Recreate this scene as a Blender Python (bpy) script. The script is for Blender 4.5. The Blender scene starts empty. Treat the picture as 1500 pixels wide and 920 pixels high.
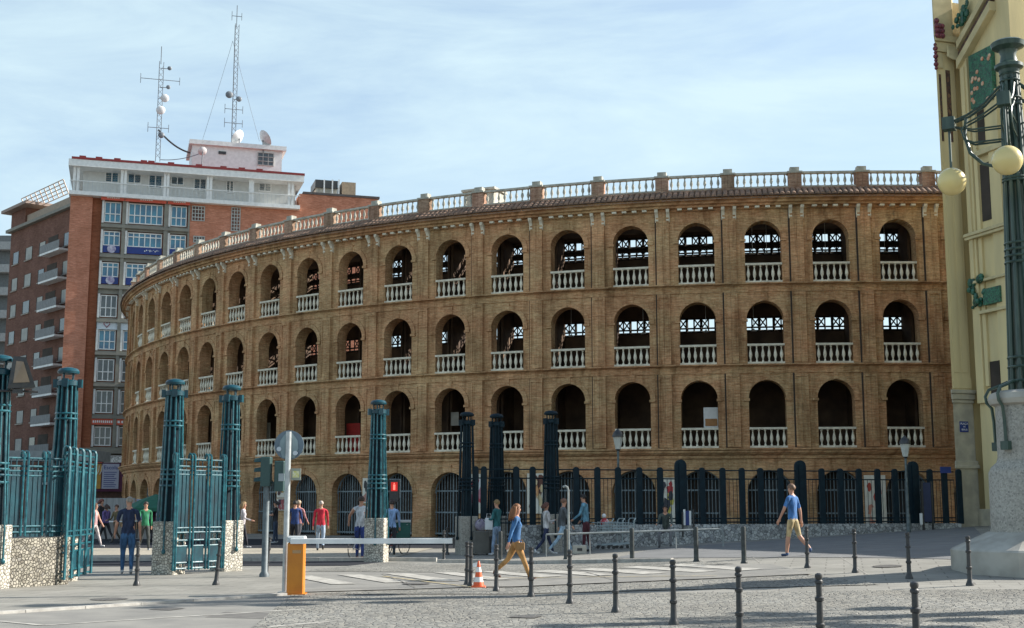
import bpy, math, random
from mathutils import Vector, Matrix
from math import sin, cos, pi, radians, atan, tan, sqrt
random.seed(7)
SC = bpy.context.scene
COL = SC.collection
# ------------------------------------------------------------------ camera
EYE = 1.74; F = 1871.0; PITCH = radians(8.39)
cam = bpy.data.cameras.new('camera'); camo = bpy.data.objects.new('camera', cam); COL.objects.link(camo)
camo.location = (0, 0, EYE); camo.rotation_euler = (radians(90) + PITCH, 0, 0)
cam.sensor_width = 36; cam.lens = 36 * F / 1500; cam.clip_start = 0.1; cam.clip_end = 3000
SC.camera = camo
# ------------------------------------------------------------------ light
SUN_AZ, SUN_EL = 76.0, 31.0
w = bpy.data.worlds.new('World'); SC.world = w; w.use_nodes = True
nt = w.node_tree; nt.nodes.clear()
out = nt.nodes.new('ShaderNodeOutputWorld'); bg = nt.nodes.new('ShaderNodeBackground')
sky = nt.nodes.new('ShaderNodeTexSky'); sky.sky_type = 'NISHITA'; sky.sun_disc = False
sky.sun_elevation = radians(SUN_EL); sky.sun_rotation = radians(SUN_AZ)
sky.air_density = 1.0; sky.dust_density = 1.2; sky.ozone_density = 1.6
bg.inputs['Strength'].default_value = 0.105
tc = nt.nodes.new('ShaderNodeTexCoord'); mp = nt.nodes.new('ShaderNodeMapping')
mp.inputs['Scale'].default_value = (1.0, 1.6, 5.5); mp.inputs['Rotation'].default_value = (0.0, radians(-13), 0.4)
n1 = nt.nodes.new('ShaderNodeTexNoise'); n1.inputs['Scale'].default_value = 2.3; n1.inputs['Detail'].default_value = 8; n1.inputs['Roughness'].default_value = 0.62
n1.inputs['Distortion'].default_value = 0.5
cr = nt.nodes.new('ShaderNodeValToRGB'); cr.color_ramp.elements[0].position = 0.38; cr.color_ramp.elements[1].position = 0.66
cr.color_ramp.elements[0].color = (0.42, 0.42, 0.42, 1); cr.color_ramp.elements[1].color = (0.92, 0.92, 0.92, 1)
mx = nt.nodes.new('ShaderNodeMix'); mx.data_type = 'RGBA'
mx.inputs[7].default_value = (3.75, 4.75, 5.1, 1)
nt.links.new(tc.outputs['Generated'], mp.inputs[0]); nt.links.new(mp.outputs[0], n1.inputs['Vector'])
sx_ = nt.nodes.new('ShaderNodeSeparateXYZ'); nt.links.new(tc.outputs['Generated'], sx_.inputs[0])
mr = nt.nodes.new('ShaderNodeMapRange'); mr.inputs[1].default_value = 0.45; mr.inputs[2].default_value = 0.85; mr.inputs[3].default_value = 1.0; mr.inputs[4].default_value = 0.12
nt.links.new(sx_.outputs[2], mr.inputs[0]); ml = nt.nodes.new('ShaderNodeMath'); ml.operation = 'MULTIPLY'
nt.links.new(n1.outputs['Fac'], cr.inputs[0]); nt.links.new(cr.outputs[0], ml.inputs[0]); nt.links.new(mr.outputs[0], ml.inputs[1]); nt.links.new(ml.outputs[0], mx.inputs[0])
nt.links.new(sky.outputs[0], mx.inputs[6]); nt.links.new(mx.outputs[2], bg.inputs[0]); nt.links.new(bg.outputs[0], out.inputs[0])
sd = Vector((sin(radians(SUN_AZ)) * cos(radians(SUN_EL)), cos(radians(SUN_AZ)) * cos(radians(SUN_EL)), sin(radians(SUN_EL))))
sl = bpy.data.lights.new('sun', 'SUN'); sl.energy = 5.0; sl.angle = radians(0.5); sl.color = (1.0, 0.95, 0.87)
so = bpy.data.objects.new('sun', sl); COL.objects.link(so); so.rotation_euler = sd.to_track_quat('Z', 'Y').to_euler()
SC.view_settings.view_transform = 'Standard'; SC.view_settings.look = 'None'
SC.view_settings.exposure = 0.95; SC.view_settings.gamma = 1.0; SC.view_settings.use_curve_mapping = False

# ------------------------------------------------------------------ terrain and picture-to-place survey
def sm(a, b, x):
    t = max(0.0, min(1.0, (x - a) / (b - a))); return t * t * (3 - 2 * t)
def gz(x, y):
    s = 0.05 * sm(17, 33, y)
    h = s * max(0.0, x) if x > 0 else 0.0
    h = min(h, 0.9)
    return h * (1 - sm(50, 56, y)) * (1 - sm(22, 40, x))
def ray(px, py):
    u = (460 - py) / F; r = (px - 750) / F
    return Vector((r, cos(PITCH) - u * sin(PITCH), sin(PITCH) + u * cos(PITCH)))
def at(px, py, Y):
    d = ray(px, py); t = Y / d.y; return Vector((d.x * t, Y, EYE + d.z * t))
def gp(px, py):
    d = ray(px, py); z = 0.0
    for i in range(40):
        t = (z - EYE) / d.z; z = 0.5 * z + 0.5 * gz(d.x * t, d.y * t)
    t = (z - EYE) / d.z
    return Vector((d.x * t, d.y * t, gz(d.x * t, d.y * t)))
def zat(py, Y): return at(750, py, Y).z

# ------------------------------------------------------------------ materials
MATS = {}
def mat(name, col, col2=None, rough=0.7, scale=4.0, bump=0.0, bscale=None, metal=0.0, stretch=(1, 1, 1), detail=4, emit=None, spec=None, contrast=(0.35, 0.65)):
    if name in MATS: return MATS[name]
    m = bpy.data.materials.new(name); m.use_nodes = True; t = m.node_tree; b = t.nodes['Principled BSDF']
    b.inputs['Roughness'].default_value = rough; b.inputs['Metallic'].default_value = metal
    if spec is not None: b.inputs['Specular IOR Level'].default_value = spec
    if col2 is None: col2 = tuple(c * 0.78 for c in col)
    tcn = t.nodes.new('ShaderNodeTexCoord'); mpn = t.nodes.new('ShaderNodeMapping'); mpn.inputs['Scale'].default_value = stretch
    t.links.new(tcn.outputs['Object'], mpn.inputs[0])
    nz = t.nodes.new('ShaderNodeTexNoise'); nz.inputs['Scale'].default_value = scale; nz.inputs['Detail'].default_value = detail
    t.links.new(mpn.outputs[0], nz.inputs['Vector'])
    rp = t.nodes.new('ShaderNodeValToRGB'); rp.color_ramp.elements[0].position = contrast[0]; rp.color_ramp.elements[1].position = contrast[1]
    rp.color_ramp.elements[0].color = (*col, 1); rp.color_ramp.elements[1].color = (*col2, 1)
    t.links.new(nz.outputs['Fac'], rp.inputs[0]); t.links.new(rp.outputs[0], b.inputs['Base Color'])
    if bump:
        bn = t.nodes.new('ShaderNodeTexNoise'); bn.inputs['Scale'].default_value = bscale or scale * 4; bn.inputs['Detail'].default_value = 5
        t.links.new(mpn.outputs[0], bn.inputs['Vector'])
        bp = t.nodes.new('ShaderNodeBump'); bp.inputs['Strength'].default_value = bump; bp.inputs['Distance'].default_value = 0.02
        t.links.new(bn.outputs['Fac'], bp.inputs['Height']); t.links.new(bp.outputs[0], b.inputs['Normal'])
    if emit:
        b.inputs['Emission Color'].default_value = (*emit[0], 1); b.inputs['Emission Strength'].default_value = emit[1]
    MATS[name] = m; return m
def brickmat(name, c1, c2, mortar, uv=True, bw=0.29, rh=0.075, bump=0.25, stain=0.35, streak=False):
    m = bpy.data.materials.new(name); m.use_nodes = True; t = m.node_tree; b = t.nodes['Principled BSDF']; b.inputs['Roughness'].default_value = 0.9
    b.inputs['Specular IOR Level'].default_value = 0.2
    tcn = t.nodes.new('ShaderNodeTexCoord')
    src = tcn.outputs['UV']
    br = t.nodes.new('ShaderNodeTexBrick'); br.inputs['Scale'].default_value = 1.0
    br.inputs['Brick Width'].default_value = bw; br.inputs['Row Height'].default_value = rh; br.inputs['Mortar Size'].default_value = 0.007; br.inputs['Mortar Smooth'].default_value = 0.2
    br.inputs['Color1'].default_value = (*c1, 1); br.inputs['Color2'].default_value = (*c2, 1); br.inputs['Mortar'].default_value = (*mortar, 1)
    t.links.new(src, br.inputs['Vector'])
    mpn = t.nodes.new('ShaderNodeMapping'); mpn.inputs['Scale'].default_value = (1.4, 9, 1); t.links.new(src, mpn.inputs[0])
    nz = t.nodes.new('ShaderNodeTexNoise'); nz.inputs['Scale'].default_value = 1.5; nz.inputs['Detail'].default_value = 6; nz.inputs['Roughness'].default_value = 0.7
    t.links.new(mpn.outputs[0], nz.inputs['Vector'])
    r1 = t.nodes.new('ShaderNodeValToRGB'); r1.color_ramp.elements[0].position = 0.3; r1.color_ramp.elements[1].position = 0.7
    r1.color_ramp.elements[0].color = (0.62, 0.58, 0.55, 1); r1.color_ramp.elements[1].color = (1.25, 1.28, 1.3, 1)
    t.links.new(nz.outputs['Fac'], r1.inputs[0])
    n2 = t.nodes.new('ShaderNodeTexNoise'); n2.inputs['Scale'].default_value = 0.45; n2.inputs['Detail'].default_value = 7; n2.inputs['Roughness'].default_value = 0.65
    t.links.new(src, n2.inputs['Vector'])
    r2 = t.nodes.new('ShaderNodeValToRGB'); r2.color_ramp.elements[0].position = 0.35; r2.color_ramp.elements[1].position = 0.65
    k = 1 - stain; r2.color_ramp.elements[0].color = (k, k * 0.97, k * 0.93, 1); r2.color_ramp.elements[1].color = (1.1, 1.1, 1.1, 1)
    t.links.new(n2.outputs['Fac'], r2.inputs[0])
    a = t.nodes.new('ShaderNodeMix'); a.data_type = 'RGBA'; a.blend_type = 'MULTIPLY'; a.inputs[0].default_value = 1
    c = t.nodes.new('ShaderNodeMix'); c.data_type = 'RGBA'; c.blend_type = 'MULTIPLY'; c.inputs[0].default_value = 1
    t.links.new(br.outputs[0], a.inputs[6]); t.links.new(r1.outputs[0], a.inputs[7]); t.links.new(a.outputs[2], c.inputs[6]); t.links.new(r2.outputs[0], c.inputs[7])
    last = c
    if streak:
        for sc_, lo, hi, p0, p1 in (((1.6, 0.16, 1), (0.68, 0.64, 0.60), (1.05, 1.05, 1.05), 0.36, 0.52), ((0.16, 0.3, 1), (1.04, 0.93, 0.90), (1.0, 1.05, 1.02), 0.42, 0.58), ((5.0, 7.0, 1), (0.74, 0.70, 0.67), (1.10, 1.10, 1.10), 0.3, 0.65)):
            ms = t.nodes.new('ShaderNodeMapping'); ms.inputs['Scale'].default_value = sc_; t.links.new(src, ms.inputs[0])
            ns = t.nodes.new('ShaderNodeTexNoise'); ns.inputs['Scale'].default_value = 1.7; ns.inputs['Detail'].default_value = 6; ns.inputs['Roughness'].default_value = 0.65; t.links.new(ms.outputs[0], ns.inputs['Vector'])
            rs_ = t.nodes.new('ShaderNodeValToRGB'); rs_.color_ramp.elements[0].position = p0; rs_.color_ramp.elements[1].position = p1; rs_.color_ramp.elements[0].color = (*lo, 1); rs_.color_ramp.elements[1].color = (*hi, 1)
            t.links.new(ns.outputs['Fac'], rs_.inputs[0])
            q = t.nodes.new('ShaderNodeMix'); q.data_type = 'RGBA'; q.blend_type = 'MULTIPLY'; q.inputs[0].default_value = 1; t.links.new(last.outputs[2], q.inputs[6]); t.links.new(rs_.outputs[0], q.inputs[7]); last = q
    t.links.new(last.outputs[2], b.inputs['Base Color'])
    bp = t.nodes.new('ShaderNodeBump'); bp.inputs['Strength'].default_value = bump; bp.inputs['Distance'].default_value = 0.015
    t.links.new(nz.outputs['Fac'], bp.inputs['Height']); t.links.new(bp.outputs[0], b.inputs['Normal'])
    MATS[name] = m; return m
def voromat(name, cols, scale, bump=0.6, edge=0.08, rough=0.85, gap=(0.05, 0.05, 0.05), squash=(1, 1, 1), spec=0.3):
    m = bpy.data.materials.new(name); m.use_nodes = True; t = m.node_tree; b = t.nodes['Principled BSDF']; b.inputs['Roughness'].default_value = rough
    b.inputs['Specular IOR Level'].default_value = spec
    tcn = t.nodes.new('ShaderNodeTexCoord'); mpn = t.nodes.new('ShaderNodeMapping'); mpn.inputs['Scale'].default_value = squash
    t.links.new(tcn.outputs['Object'], mpn.inputs[0])
    v = t.nodes.new('ShaderNodeTexVoronoi'); v.inputs['Scale'].default_value = scale; t.links.new(mpn.outputs[0], v.inputs['Vector'])
    e = t.nodes.new('ShaderNodeTexVoronoi'); e.feature = 'DISTANCE_TO_EDGE'; e.inputs['Scale'].default_value = scale; t.links.new(mpn.outputs[0], e.inputs['Vector'])
    rp = t.nodes.new('ShaderNodeValToRGB')
    while len(rp.color_ramp.elements) < len(cols): rp.color_ramp.elements.new(0.5)
    for i, c in enumerate(cols): rp.color_ramp.elements[i].position = i / (len(cols) - 1); rp.color_ramp.elements[i].color = (*c, 1)
    sx = t.nodes.new('ShaderNodeSeparateColor'); t.links.new(v.outputs['Color'], sx.inputs[0]); t.links.new(sx.outputs[0], rp.inputs[0])
    rg = t.nodes.new('ShaderNodeValToRGB'); rg.color_ramp.elements[0].position = 0.0; rg.color_ramp.elements[1].position = edge
    t.links.new(e.outputs['Distance'], rg.inputs[0])
    n2 = t.nodes.new('ShaderNodeTexNoise'); n2.inputs['Scale'].default_value = 0.5; n2.inputs['Detail'].default_value = 6; t.links.new(tcn.outputs['Object'], n2.inputs['Vector'])
    r2 = t.nodes.new('ShaderNodeValToRGB'); r2.color_ramp.elements[0].position = 0.3; r2.color_ramp.elements[1].position = 0.7
    r2.color_ramp.elements[0].color = (0.8, 0.78, 0.74, 1); r2.color_ramp.elements[1].color = (1.12, 1.12, 1.1, 1); t.links.new(n2.outputs['Fac'], r2.inputs[0])
    mm = t.nodes.new('ShaderNodeMix'); mm.data_type = 'RGBA'; mm.blend_type = 'MULTIPLY'; mm.inputs[0].default_value = 1
    t.links.new(rp.outputs[0], mm.inputs[6]); t.links.new(r2.outputs[0], mm.inputs[7])
    mx = t.nodes.new('ShaderNodeMix'); mx.data_type = 'RGBA'; mx.inputs[6].default_value = (*gap, 1)
    t.links.new(rg.outputs[0], mx.inputs[0]); t.links.new(mm.outputs[2], mx.inputs[7]); t.links.new(mx.outputs[2], b.inputs['Base Color'])
    if bump:
        bp = t.nodes.new('ShaderNodeBump'); bp.inputs['Strength'].default_value = bump; bp.inputs['Distance'].default_value = 0.03
        t.links.new(rg.outputs[0], bp.inputs['Height']); t.links.new(bp.outputs[0], b.inputs['Normal'])
    MATS[name] = m; return m
def slabmat(name, c1, c2, mortar, bw, rh, rot=0.0, stain=0.2):
    m = bpy.data.materials.new(name); m.use_nodes = True; t = m.node_tree; b = t.nodes['Principled BSDF']; b.inputs['Roughness'].default_value = 0.8
    tcn = t.nodes.new('ShaderNodeTexCoord'); mpn = t.nodes.new('ShaderNodeMapping'); mpn.inputs['Rotation'].default_value = (0, 0, rot)
    t.links.new(tcn.outputs['Object'], mpn.inputs[0])
    br = t.nodes.new('ShaderNodeTexBrick'); br.inputs['Scale'].default_value = 1; br.inputs['Brick Width'].default_value = bw; br.inputs['Row Height'].default_value = rh
    br.inputs['Mortar Size'].default_value = 0.014; br.inputs['Color1'].default_value = (*c1, 1); br.inputs['Color2'].default_value = (*c2, 1); br.inputs['Mortar'].default_value = (*mortar, 1)
    t.links.new(mpn.outputs[0], br.inputs['Vector'])
    n2 = t.nodes.new('ShaderNodeTexNoise'); n2.inputs['Scale'].default_value = 0.6; n2.inputs['Detail'].default_value = 9; n2.inputs['Roughness'].default_value = 0.7; t.links.new(tcn.outputs['Object'], n2.inputs['Vector'])
    r2 = t.nodes.new('ShaderNodeValToRGB'); r2.color_ramp.elements[0].position = 0.3; r2.color_ramp.elements[1].position = 0.7
    k = 1 - stain; r2.color_ramp.elements[0].color = (k, k, k * 0.97, 1); r2.color_ramp.elements[1].color = (1.1, 1.09, 1.07, 1); t.links.new(n2.outputs['Fac'], r2.inputs[0])
    mm = t.nodes.new('ShaderNodeMix'); mm.data_type = 'RGBA'; mm.blend_type = 'MULTIPLY'; mm.inputs[0].default_value = 1
    t.links.new(br.outputs[0], mm.inputs[6]); t.links.new(r2.outputs[0], mm.inputs[7]); t.links.new(mm.outputs[2], b.inputs['Base Color'])
    MATS[name] = m; return m

# ------------------------------------------------------------------ mesh builder
SPLIT = {'ring_band': 'ring_band', 'rail': 'rail', 'square_plate': 'square_plate', 'picture': 'picture', 'card': 'card', 'flower_ornament': 'flower_ornament', 'leg': 'leg', 'wheels': 'wheel', 'white_edge': 'white_edge', 'frame_post': 'frame_post', 'eyes': 'eye', 'ears': 'ear', 'sticker': 'sticker', 'curved_strokes': 'curved_stroke', 'vent_pipe': 'vent_pipe', 'roof_bracket': 'roof_bracket', 'attic_column': 'attic_column', 'small_lettering': 'lettering_line', 'hooked_post': 'hooked_post', 'upright_bar': 'upright_bar', 'mosaic_cluster': 'mosaic_ball', 'leaf_ornament': 'glazed_leaf'}
class MB:
    def __init__(s): s.v = []; s.f = []; s.m = []; s.cur = 0
    def face(s, idx): s.f.append(tuple(idx)); s.m.append(s.cur)
    def add(s, verts, faces):
        o = len(s.v); s.v += [tuple(p) for p in verts]
        for f in faces: s.face([i + o for i in f])
    def quad(s, a, b, c, d): s.add([a, b, c, d], [(0, 1, 2, 3)])
    def box(s, x0, x1, y0, y1, z0, z1, M=None):
        P = [(x0, y0, z0), (x1, y0, z0), (x1, y1, z0), (x0, y1, z0), (x0, y0, z1), (x1, y0, z1), (x1, y1, z1), (x0, y1, z1)]
        if M: P = [M @ Vector(p) for p in P]
        s.add(P, [(0, 3, 2, 1), (4, 5, 6, 7), (0, 1, 5, 4), (1, 2, 6, 5), (2, 3, 7, 6), (3, 0, 4, 7)])
    def cbox(s, c, sz, M=None): s.box(c[0] - sz[0] / 2, c[0] + sz[0] / 2, c[1] - sz[1] / 2, c[1] + sz[1] / 2, c[2] - sz[2] / 2, c[2] + sz[2] / 2, M)
    def bbox(s, x0, x1, y0, y1, z0, z1, b=0.01):   # box with chamfered vertical edges and a chamfered top
        def ring(i, z): return [(x0 + i, y0 + b, z), (x0 + b, y0 + i, z), (x1 - b, y0 + i, z), (x1 - i, y0 + b, z), (x1 - i, y1 - b, z), (x1 - b, y1 - i, z), (x0 + b, y1 - i, z), (x0 + i, y1 - b, z)]
        R = [ring(0, z0), ring(0, z1 - b), ring(b * 0.9, z1)]
        o = len(s.v)
        for r in R: s.v += r
        for j in range(2):
            for i in range(8): s.face([o + j * 8 + i, o + j * 8 + (i + 1) % 8, o + j * 8 + 8 + (i + 1) % 8, o + j * 8 + 8 + i])
        s.face([o + 16 + i for i in range(8)]); s.face([o + 7 - i for i in range(8)])
    def tube(s, pts, r, n=8, caps=True, closed=False):
        pts = [Vector(p) for p in pts]; N = len(pts)
        rs = r if isinstance(r, (list, tuple)) else [r] * N
        o = len(s.v); up = None
        for i, p in enumerate(pts):
            if closed: d = pts[(i + 1) % N] - pts[i - 1]
            else: d = pts[min(i + 1, N - 1)] - pts[max(i - 1, 0)]
            d.normalize()
            if up is None: up = Vector((0, 0, 1)) if abs(d.z) < 0.9 else Vector((1, 0, 0))
            a = d.cross(up)
            if a.length < 1e-4: up = Vector((0, 1, 0)); a = d.cross(up)
            a.normalize(); b = d.cross(a); up = -b if not closed else up
            if closed: up = Vector((0, 0, 1)) if abs(d.z) < 0.9 else Vector((1, 0, 0))
            for k in range(n):
                t = 2 * pi * k / n; s.v.append(tuple(p + (a * cos(t) + b * sin(t)) * rs[i]))
        L = N if closed else N - 1
        for i in range(L):
            j = (i + 1) % N
            for k in range(n): s.face([o + i * n + k, o + i * n + (k + 1) % n, o + j * n + (k + 1) % n, o + j * n + k])
        if caps and not closed:
            s.face([o + k for k in range(n)][::-1]); s.face([o + (N - 1) * n + k for k in range(n)])
    def lathe(s, prof, c=(0, 0, 0), n=12, ang=0.0, cap=True, M=None):
        o = len(s.v)
        for r, z in prof:
            for k in range(n):
                t = ang + 2 * pi * k / n; p = Vector((c[0] + r * cos(t), c[1] + r * sin(t), c[2] + z)); s.v.append(tuple(M @ p if M else p))
        for i in range(len(prof) - 1):
            for k in range(n): s.face([o + i * n + k, o + i * n + (k + 1) % n, o + (i + 1) * n + (k + 1) % n, o + (i + 1) * n + k])
        if cap: s.face([o + k for k in range(n)][::-1]); s.face([o + (len(prof) - 1) * n + k for k in range(n)])
    def sphere(s, c, r, n=16, m=10, sc=(1, 1, 1), M=None):
        prof = [(max(1e-4, sin(pi * i / m)) * r, -cos(pi * i / m) * r) for i in range(m + 1)]
        o = len(s.v); s.lathe(prof, (0, 0, 0), n)
        for i in range(o, len(s.v)):
            v = s.v[i]; p = Vector((v[0] * sc[0], v[1] * sc[1], v[2] * sc[2]))
            if M: p = M @ p
            s.v[i] = (p[0] + c[0], p[1] + c[1], p[2] + c[2])
    def prism(s, poly, M, d):   # poly in local xz, extruded along local y by d
        n = len(poly); P = [M @ Vector((x, 0, z)) for x, z in poly] + [M @ Vector((x, d, z)) for x, z in poly]
        s.add(P, [tuple(range(n)), tuple(range(2 * n - 1, n - 1, -1))] + [(i, (i + 1) % n, n + (i + 1) % n, n + i) for i in range(n)])
    def ring_mats(s): return s
    def build(s, name, mats, parent=None, M=None, smooth=False, uv=None):
        if name in SPLIT and uv is None:
            par = list(range(len(s.v)))
            def fd(i):
                while par[i] != i: par[i] = par[par[i]]; i = par[i]
                return i
            for f in s.f:
                for q in f[1:]: par[fd(q)] = fd(f[0])
            gr_ = {}
            for fi, f in enumerate(s.f): gr_.setdefault(fd(f[0]), []).append(fi)
            o = None; nm = SPLIT[name]
            for fl in gr_.values():
                ids = sorted({i for fi in fl for i in s.f[fi]}); mp_ = {i: j for j, i in enumerate(ids)}
                t = MB(); t.v = [s.v[i] for i in ids]; t.f = [tuple(mp_[i] for i in s.f[fi]) for fi in fl]; t.m = [s.m[fi] for fi in fl]
                o = t.build(nm + '\0', mats, parent, M, smooth)
            return o
        name = name.replace('\0', '')
        me = bpy.data.meshes.new(name)
        V = s.v if M is None else [tuple(M @ Vector(p)) for p in s.v]
        me.from_pydata(V, [], s.f)
        if not isinstance(mats, (list, tuple)): mats = [mats]
        for m in mats: me.materials.append(m)
        me.polygons.foreach_set('material_index', s.m)
        if uv is not None:
            ul = me.uv_layers.new(name='UVMap')
            if uv is True: U = [(p[0] + p[1], p[2]) for p in s.v]
            else: U = uv
            flat = []
            for l in me.loops: flat += U[l.vertex_index]
            ul.data.foreach_set('uv', flat)
        if smooth: me.shade_smooth() if hasattr(me, 'shade_smooth') else None
        if smooth == 'auto':
            me.set_sharp_from_angle(angle=radians(40))
        me.update()
        o = bpy.data.objects.new(name, me); COL.objects.link(o)
        if parent: o.parent = parent
        return o
def tag(o, label, cat, group=None, kind=None):
    if label: o['label'] = label
    if cat: o['category'] = cat
    if group: o['group'] = group
    if kind: o['kind'] = kind
    return o
def thing(name, label, cat, loc=(0, 0, 0), rz=0.0, group=None):
    o = bpy.data.objects.new(name, None); COL.objects.link(o); o.location = loc; o.rotation_euler = (0, 0, rz); o.empty_display_size = 0.3
    return tag(o, label, cat, group)
def kids(o): return [c for c in bpy.data.objects if c.parent == o]
def dup(src, loc=None, rz=None, label=None, parent=None):
    c = src.copy(); COL.objects.link(c)
    if parent: c.parent = parent
    for ch in kids(src):
        if ch is not c: dup(ch, parent=c)
    if loc is not None: c.location = loc
    if rz is not None: c.rotation_euler = (0, 0, rz)
    if label: c['label'] = label
    return c
def textmesh(body, size, name, m, parent, M, extrude=0.01, align='CENTER'):
    cu = bpy.data.curves.new('t', 'FONT'); cu.body = body; cu.size = size; cu.extrude = extrude; cu.align_x = align; cu.align_y = 'CENTER'; cu.resolution_u = 2
    o = bpy.data.objects.new('t', cu); COL.objects.link(o); bpy.context.view_layer.update()
    me = bpy.data.meshes.new_from_object(o.evaluated_get(bpy.context.evaluated_depsgraph_get()))
    bpy.data.objects.remove(o); me.transform(M); me.materials.clear(); me.materials.append(m)
    r = bpy.data.objects.new(name, me); COL.objects.link(r); r.parent = parent; return r

BRP = brickmat('parapet_brick', (0.36, 0.23, 0.17), (0.43, 0.29, 0.21), (0.44, 0.36, 0.29), streak=True)
BR = brickmat('arena_brick', (0.50, 0.28, 0.14), (0.60, 0.385, 0.21), (0.57, 0.43, 0.27), streak=True)
STONE = mat('pale_stone', (0.80, 0.74, 0.60), (0.56, 0.51, 0.40), rough=0.85, scale=3, bump=0.3)
GREYSTONE = mat('grey_weathered_stone', (0.52, 0.50, 0.43), (0.32, 0.31, 0.26), rough=0.9, scale=4, bump=0.4)
TILE = mat('roof_tile', (0.30, 0.18, 0.12), (0.16, 0.11, 0.08), rough=0.9, scale=3, bump=0.3)
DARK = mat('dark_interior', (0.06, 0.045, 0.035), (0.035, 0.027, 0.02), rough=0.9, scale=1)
GROOVE = mat('groove_shade', (0.055, 0.04, 0.03), rough=0.9)
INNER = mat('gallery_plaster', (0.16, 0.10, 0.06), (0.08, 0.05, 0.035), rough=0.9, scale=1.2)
GRILLE = mat('grille_grey_paint', (0.22, 0.27, 0.29), (0.14, 0.18, 0.20), rough=0.5, scale=5)
BLACK = mat('black_iron', (0.018, 0.02, 0.024), (0.04, 0.038, 0.035), rough=0.45, scale=14, spec=0.6)
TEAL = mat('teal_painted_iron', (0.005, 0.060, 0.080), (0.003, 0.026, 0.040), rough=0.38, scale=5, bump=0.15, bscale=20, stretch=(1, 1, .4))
TEALLT = mat('highlight_teal_iron', (0.025, 0.135, 0.16), (0.008, 0.055, 0.075), rough=0.28, scale=8, bump=0.1)  # lighter copy of the teal, sunlit highlights put into its colour
TEALSH = mat('shaded_teal_iron', (0.004, 0.013, 0.020), (0.007, 0.022, 0.031), rough=0.6, scale=5, spec=0.2)  # darkened copy of the teal iron, shade put into its colour
GREENLAMP = mat('green_cast_iron', (0.018, 0.042, 0.034), (0.05, 0.085, 0.065), rough=0.4, scale=8, stretch=(1, 1, .2))
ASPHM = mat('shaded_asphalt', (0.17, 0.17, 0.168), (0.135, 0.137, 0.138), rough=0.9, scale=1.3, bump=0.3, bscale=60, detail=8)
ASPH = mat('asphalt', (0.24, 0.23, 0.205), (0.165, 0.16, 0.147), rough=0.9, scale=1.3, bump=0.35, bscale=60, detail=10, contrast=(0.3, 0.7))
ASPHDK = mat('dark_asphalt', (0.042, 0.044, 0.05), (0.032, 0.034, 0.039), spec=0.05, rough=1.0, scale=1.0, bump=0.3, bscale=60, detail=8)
PAVE = slabmat('granite_paving', (0.275, 0.265, 0.235), (0.25, 0.24, 0.215), (0.15, 0.14, 0.125), 0.8, 0.4, rot=0.25, stain=0.34)
PAVE2 = slabmat('beige_paving', (0.37, 0.33, 0.26), (0.33, 0.30, 0.24), (0.22, 0.20, 0.17), 0.6, 0.4, rot=0.0)
COB = voromat('cobblestones', [(0.165, 0.165, 0.155), (0.235, 0.23, 0.21), (0.29, 0.28, 0.25), (0.20, 0.20, 0.19)], 9.5, bump=0.7, edge=0.10, gap=(0.125, 0.12, 0.11), squash=(1, 0.8, 1))
WHITEL = mat('road_paint', (0.46, 0.44, 0.39), (0.28, 0.265, 0.235), rough=0.75, scale=5, detail=8)
YELL = mat('yellow_road_paint', (0.5, 0.38, 0.14), (0.28, 0.24, 0.15), rough=0.8, scale=6, detail=8)
KERB = mat('kerb_granite', (0.45, 0.43, 0.39), (0.33, 0.31, 0.28), rough=0.85, scale=6, bump=0.3)
MOSAIC = voromat('broken_stone_facing', [(0.19, 0.17, 0.14), (0.31, 0.29, 0.24), (0.43, 0.395, 0.33), (0.25, 0.235, 0.21)], 15.0, bump=0.9, edge=0.14, gap=(0.10, 0.09, 0.075))
MOSP = voromat('pale_broken_stone_facing', [(0.40, 0.38, 0.33), (0.58, 0.55, 0.48), (0.68, 0.64, 0.56), (0.48, 0.46, 0.42)], 15.0, bump=0.8, edge=0.12, gap=(0.22, 0.20, 0.17))
MOSBLUE = voromat('grey_broken_stone_facing', [(0.19, 0.195, 0.20), (0.40, 0.415, 0.42), (0.54, 0.55, 0.55), (0.28, 0.29, 0.31)], 9.0, bump=0.5, edge=0.09, gap=(0.09, 0.09, 0.095))
GRAN = voromat('speckled_granite', [(0.30, 0.29, 0.26), (0.37, 0.355, 0.32), (0.43, 0.41, 0.37), (0.22, 0.21, 0.195)], 30.0, bump=0.1, edge=0.02, gap=(0.25, 0.24, 0.22))
SMOOTHST = mat('smooth_grey_stone', (0.44, 0.42, 0.37), (0.31, 0.29, 0.25), rough=0.85, scale=2, bump=0.2)
WHITEP = mat('white_paint', (0.80, 0.80, 0.78), (0.68, 0.68, 0.66), rough=0.5, scale=3)
# ------------------------------------------------------------------ ground
def sheet(name, a, b, c, d, nx, ny, dz, m, kind='structure'):
    mb = MB()
    for j in range(ny + 1):
        for i in range(nx + 1):
            u = i / nx; v = j / ny
            p = (Vector(a) * (1 - u) + Vector(b) * u) * (1 - v) + (Vector(d) * (1 - u) + Vector(c) * u) * v
            mb.v.append((p.x, p.y, gz(p.x, p.y) + dz))
    for j in range(ny):
        for i in range(nx):
            o = j * (nx + 1) + i; mb.face([o, o + 1, o + nx + 2, o + nx + 1])
    o = mb.build(name, m, smooth=True); o['kind'] = kind; return o
def G(px, py): p = gp(px, py); return Vector((p.x, p.y, 0))
V3 = lambda x, y: Vector((x, y, 0))
g = MB()
xs = [-900, -300, -120, -60] + [-40 + i * 1.0 for i in range(81)] + [60, 120, 300, 900]
ys = [-300, -60, -10] + [0 + i * 1.0 for i in range(71)] + [90, 130, 200, 400, 1200]
for y in ys:
    for x in xs: g.v.append((x, y, gz(x, y)))
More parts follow.
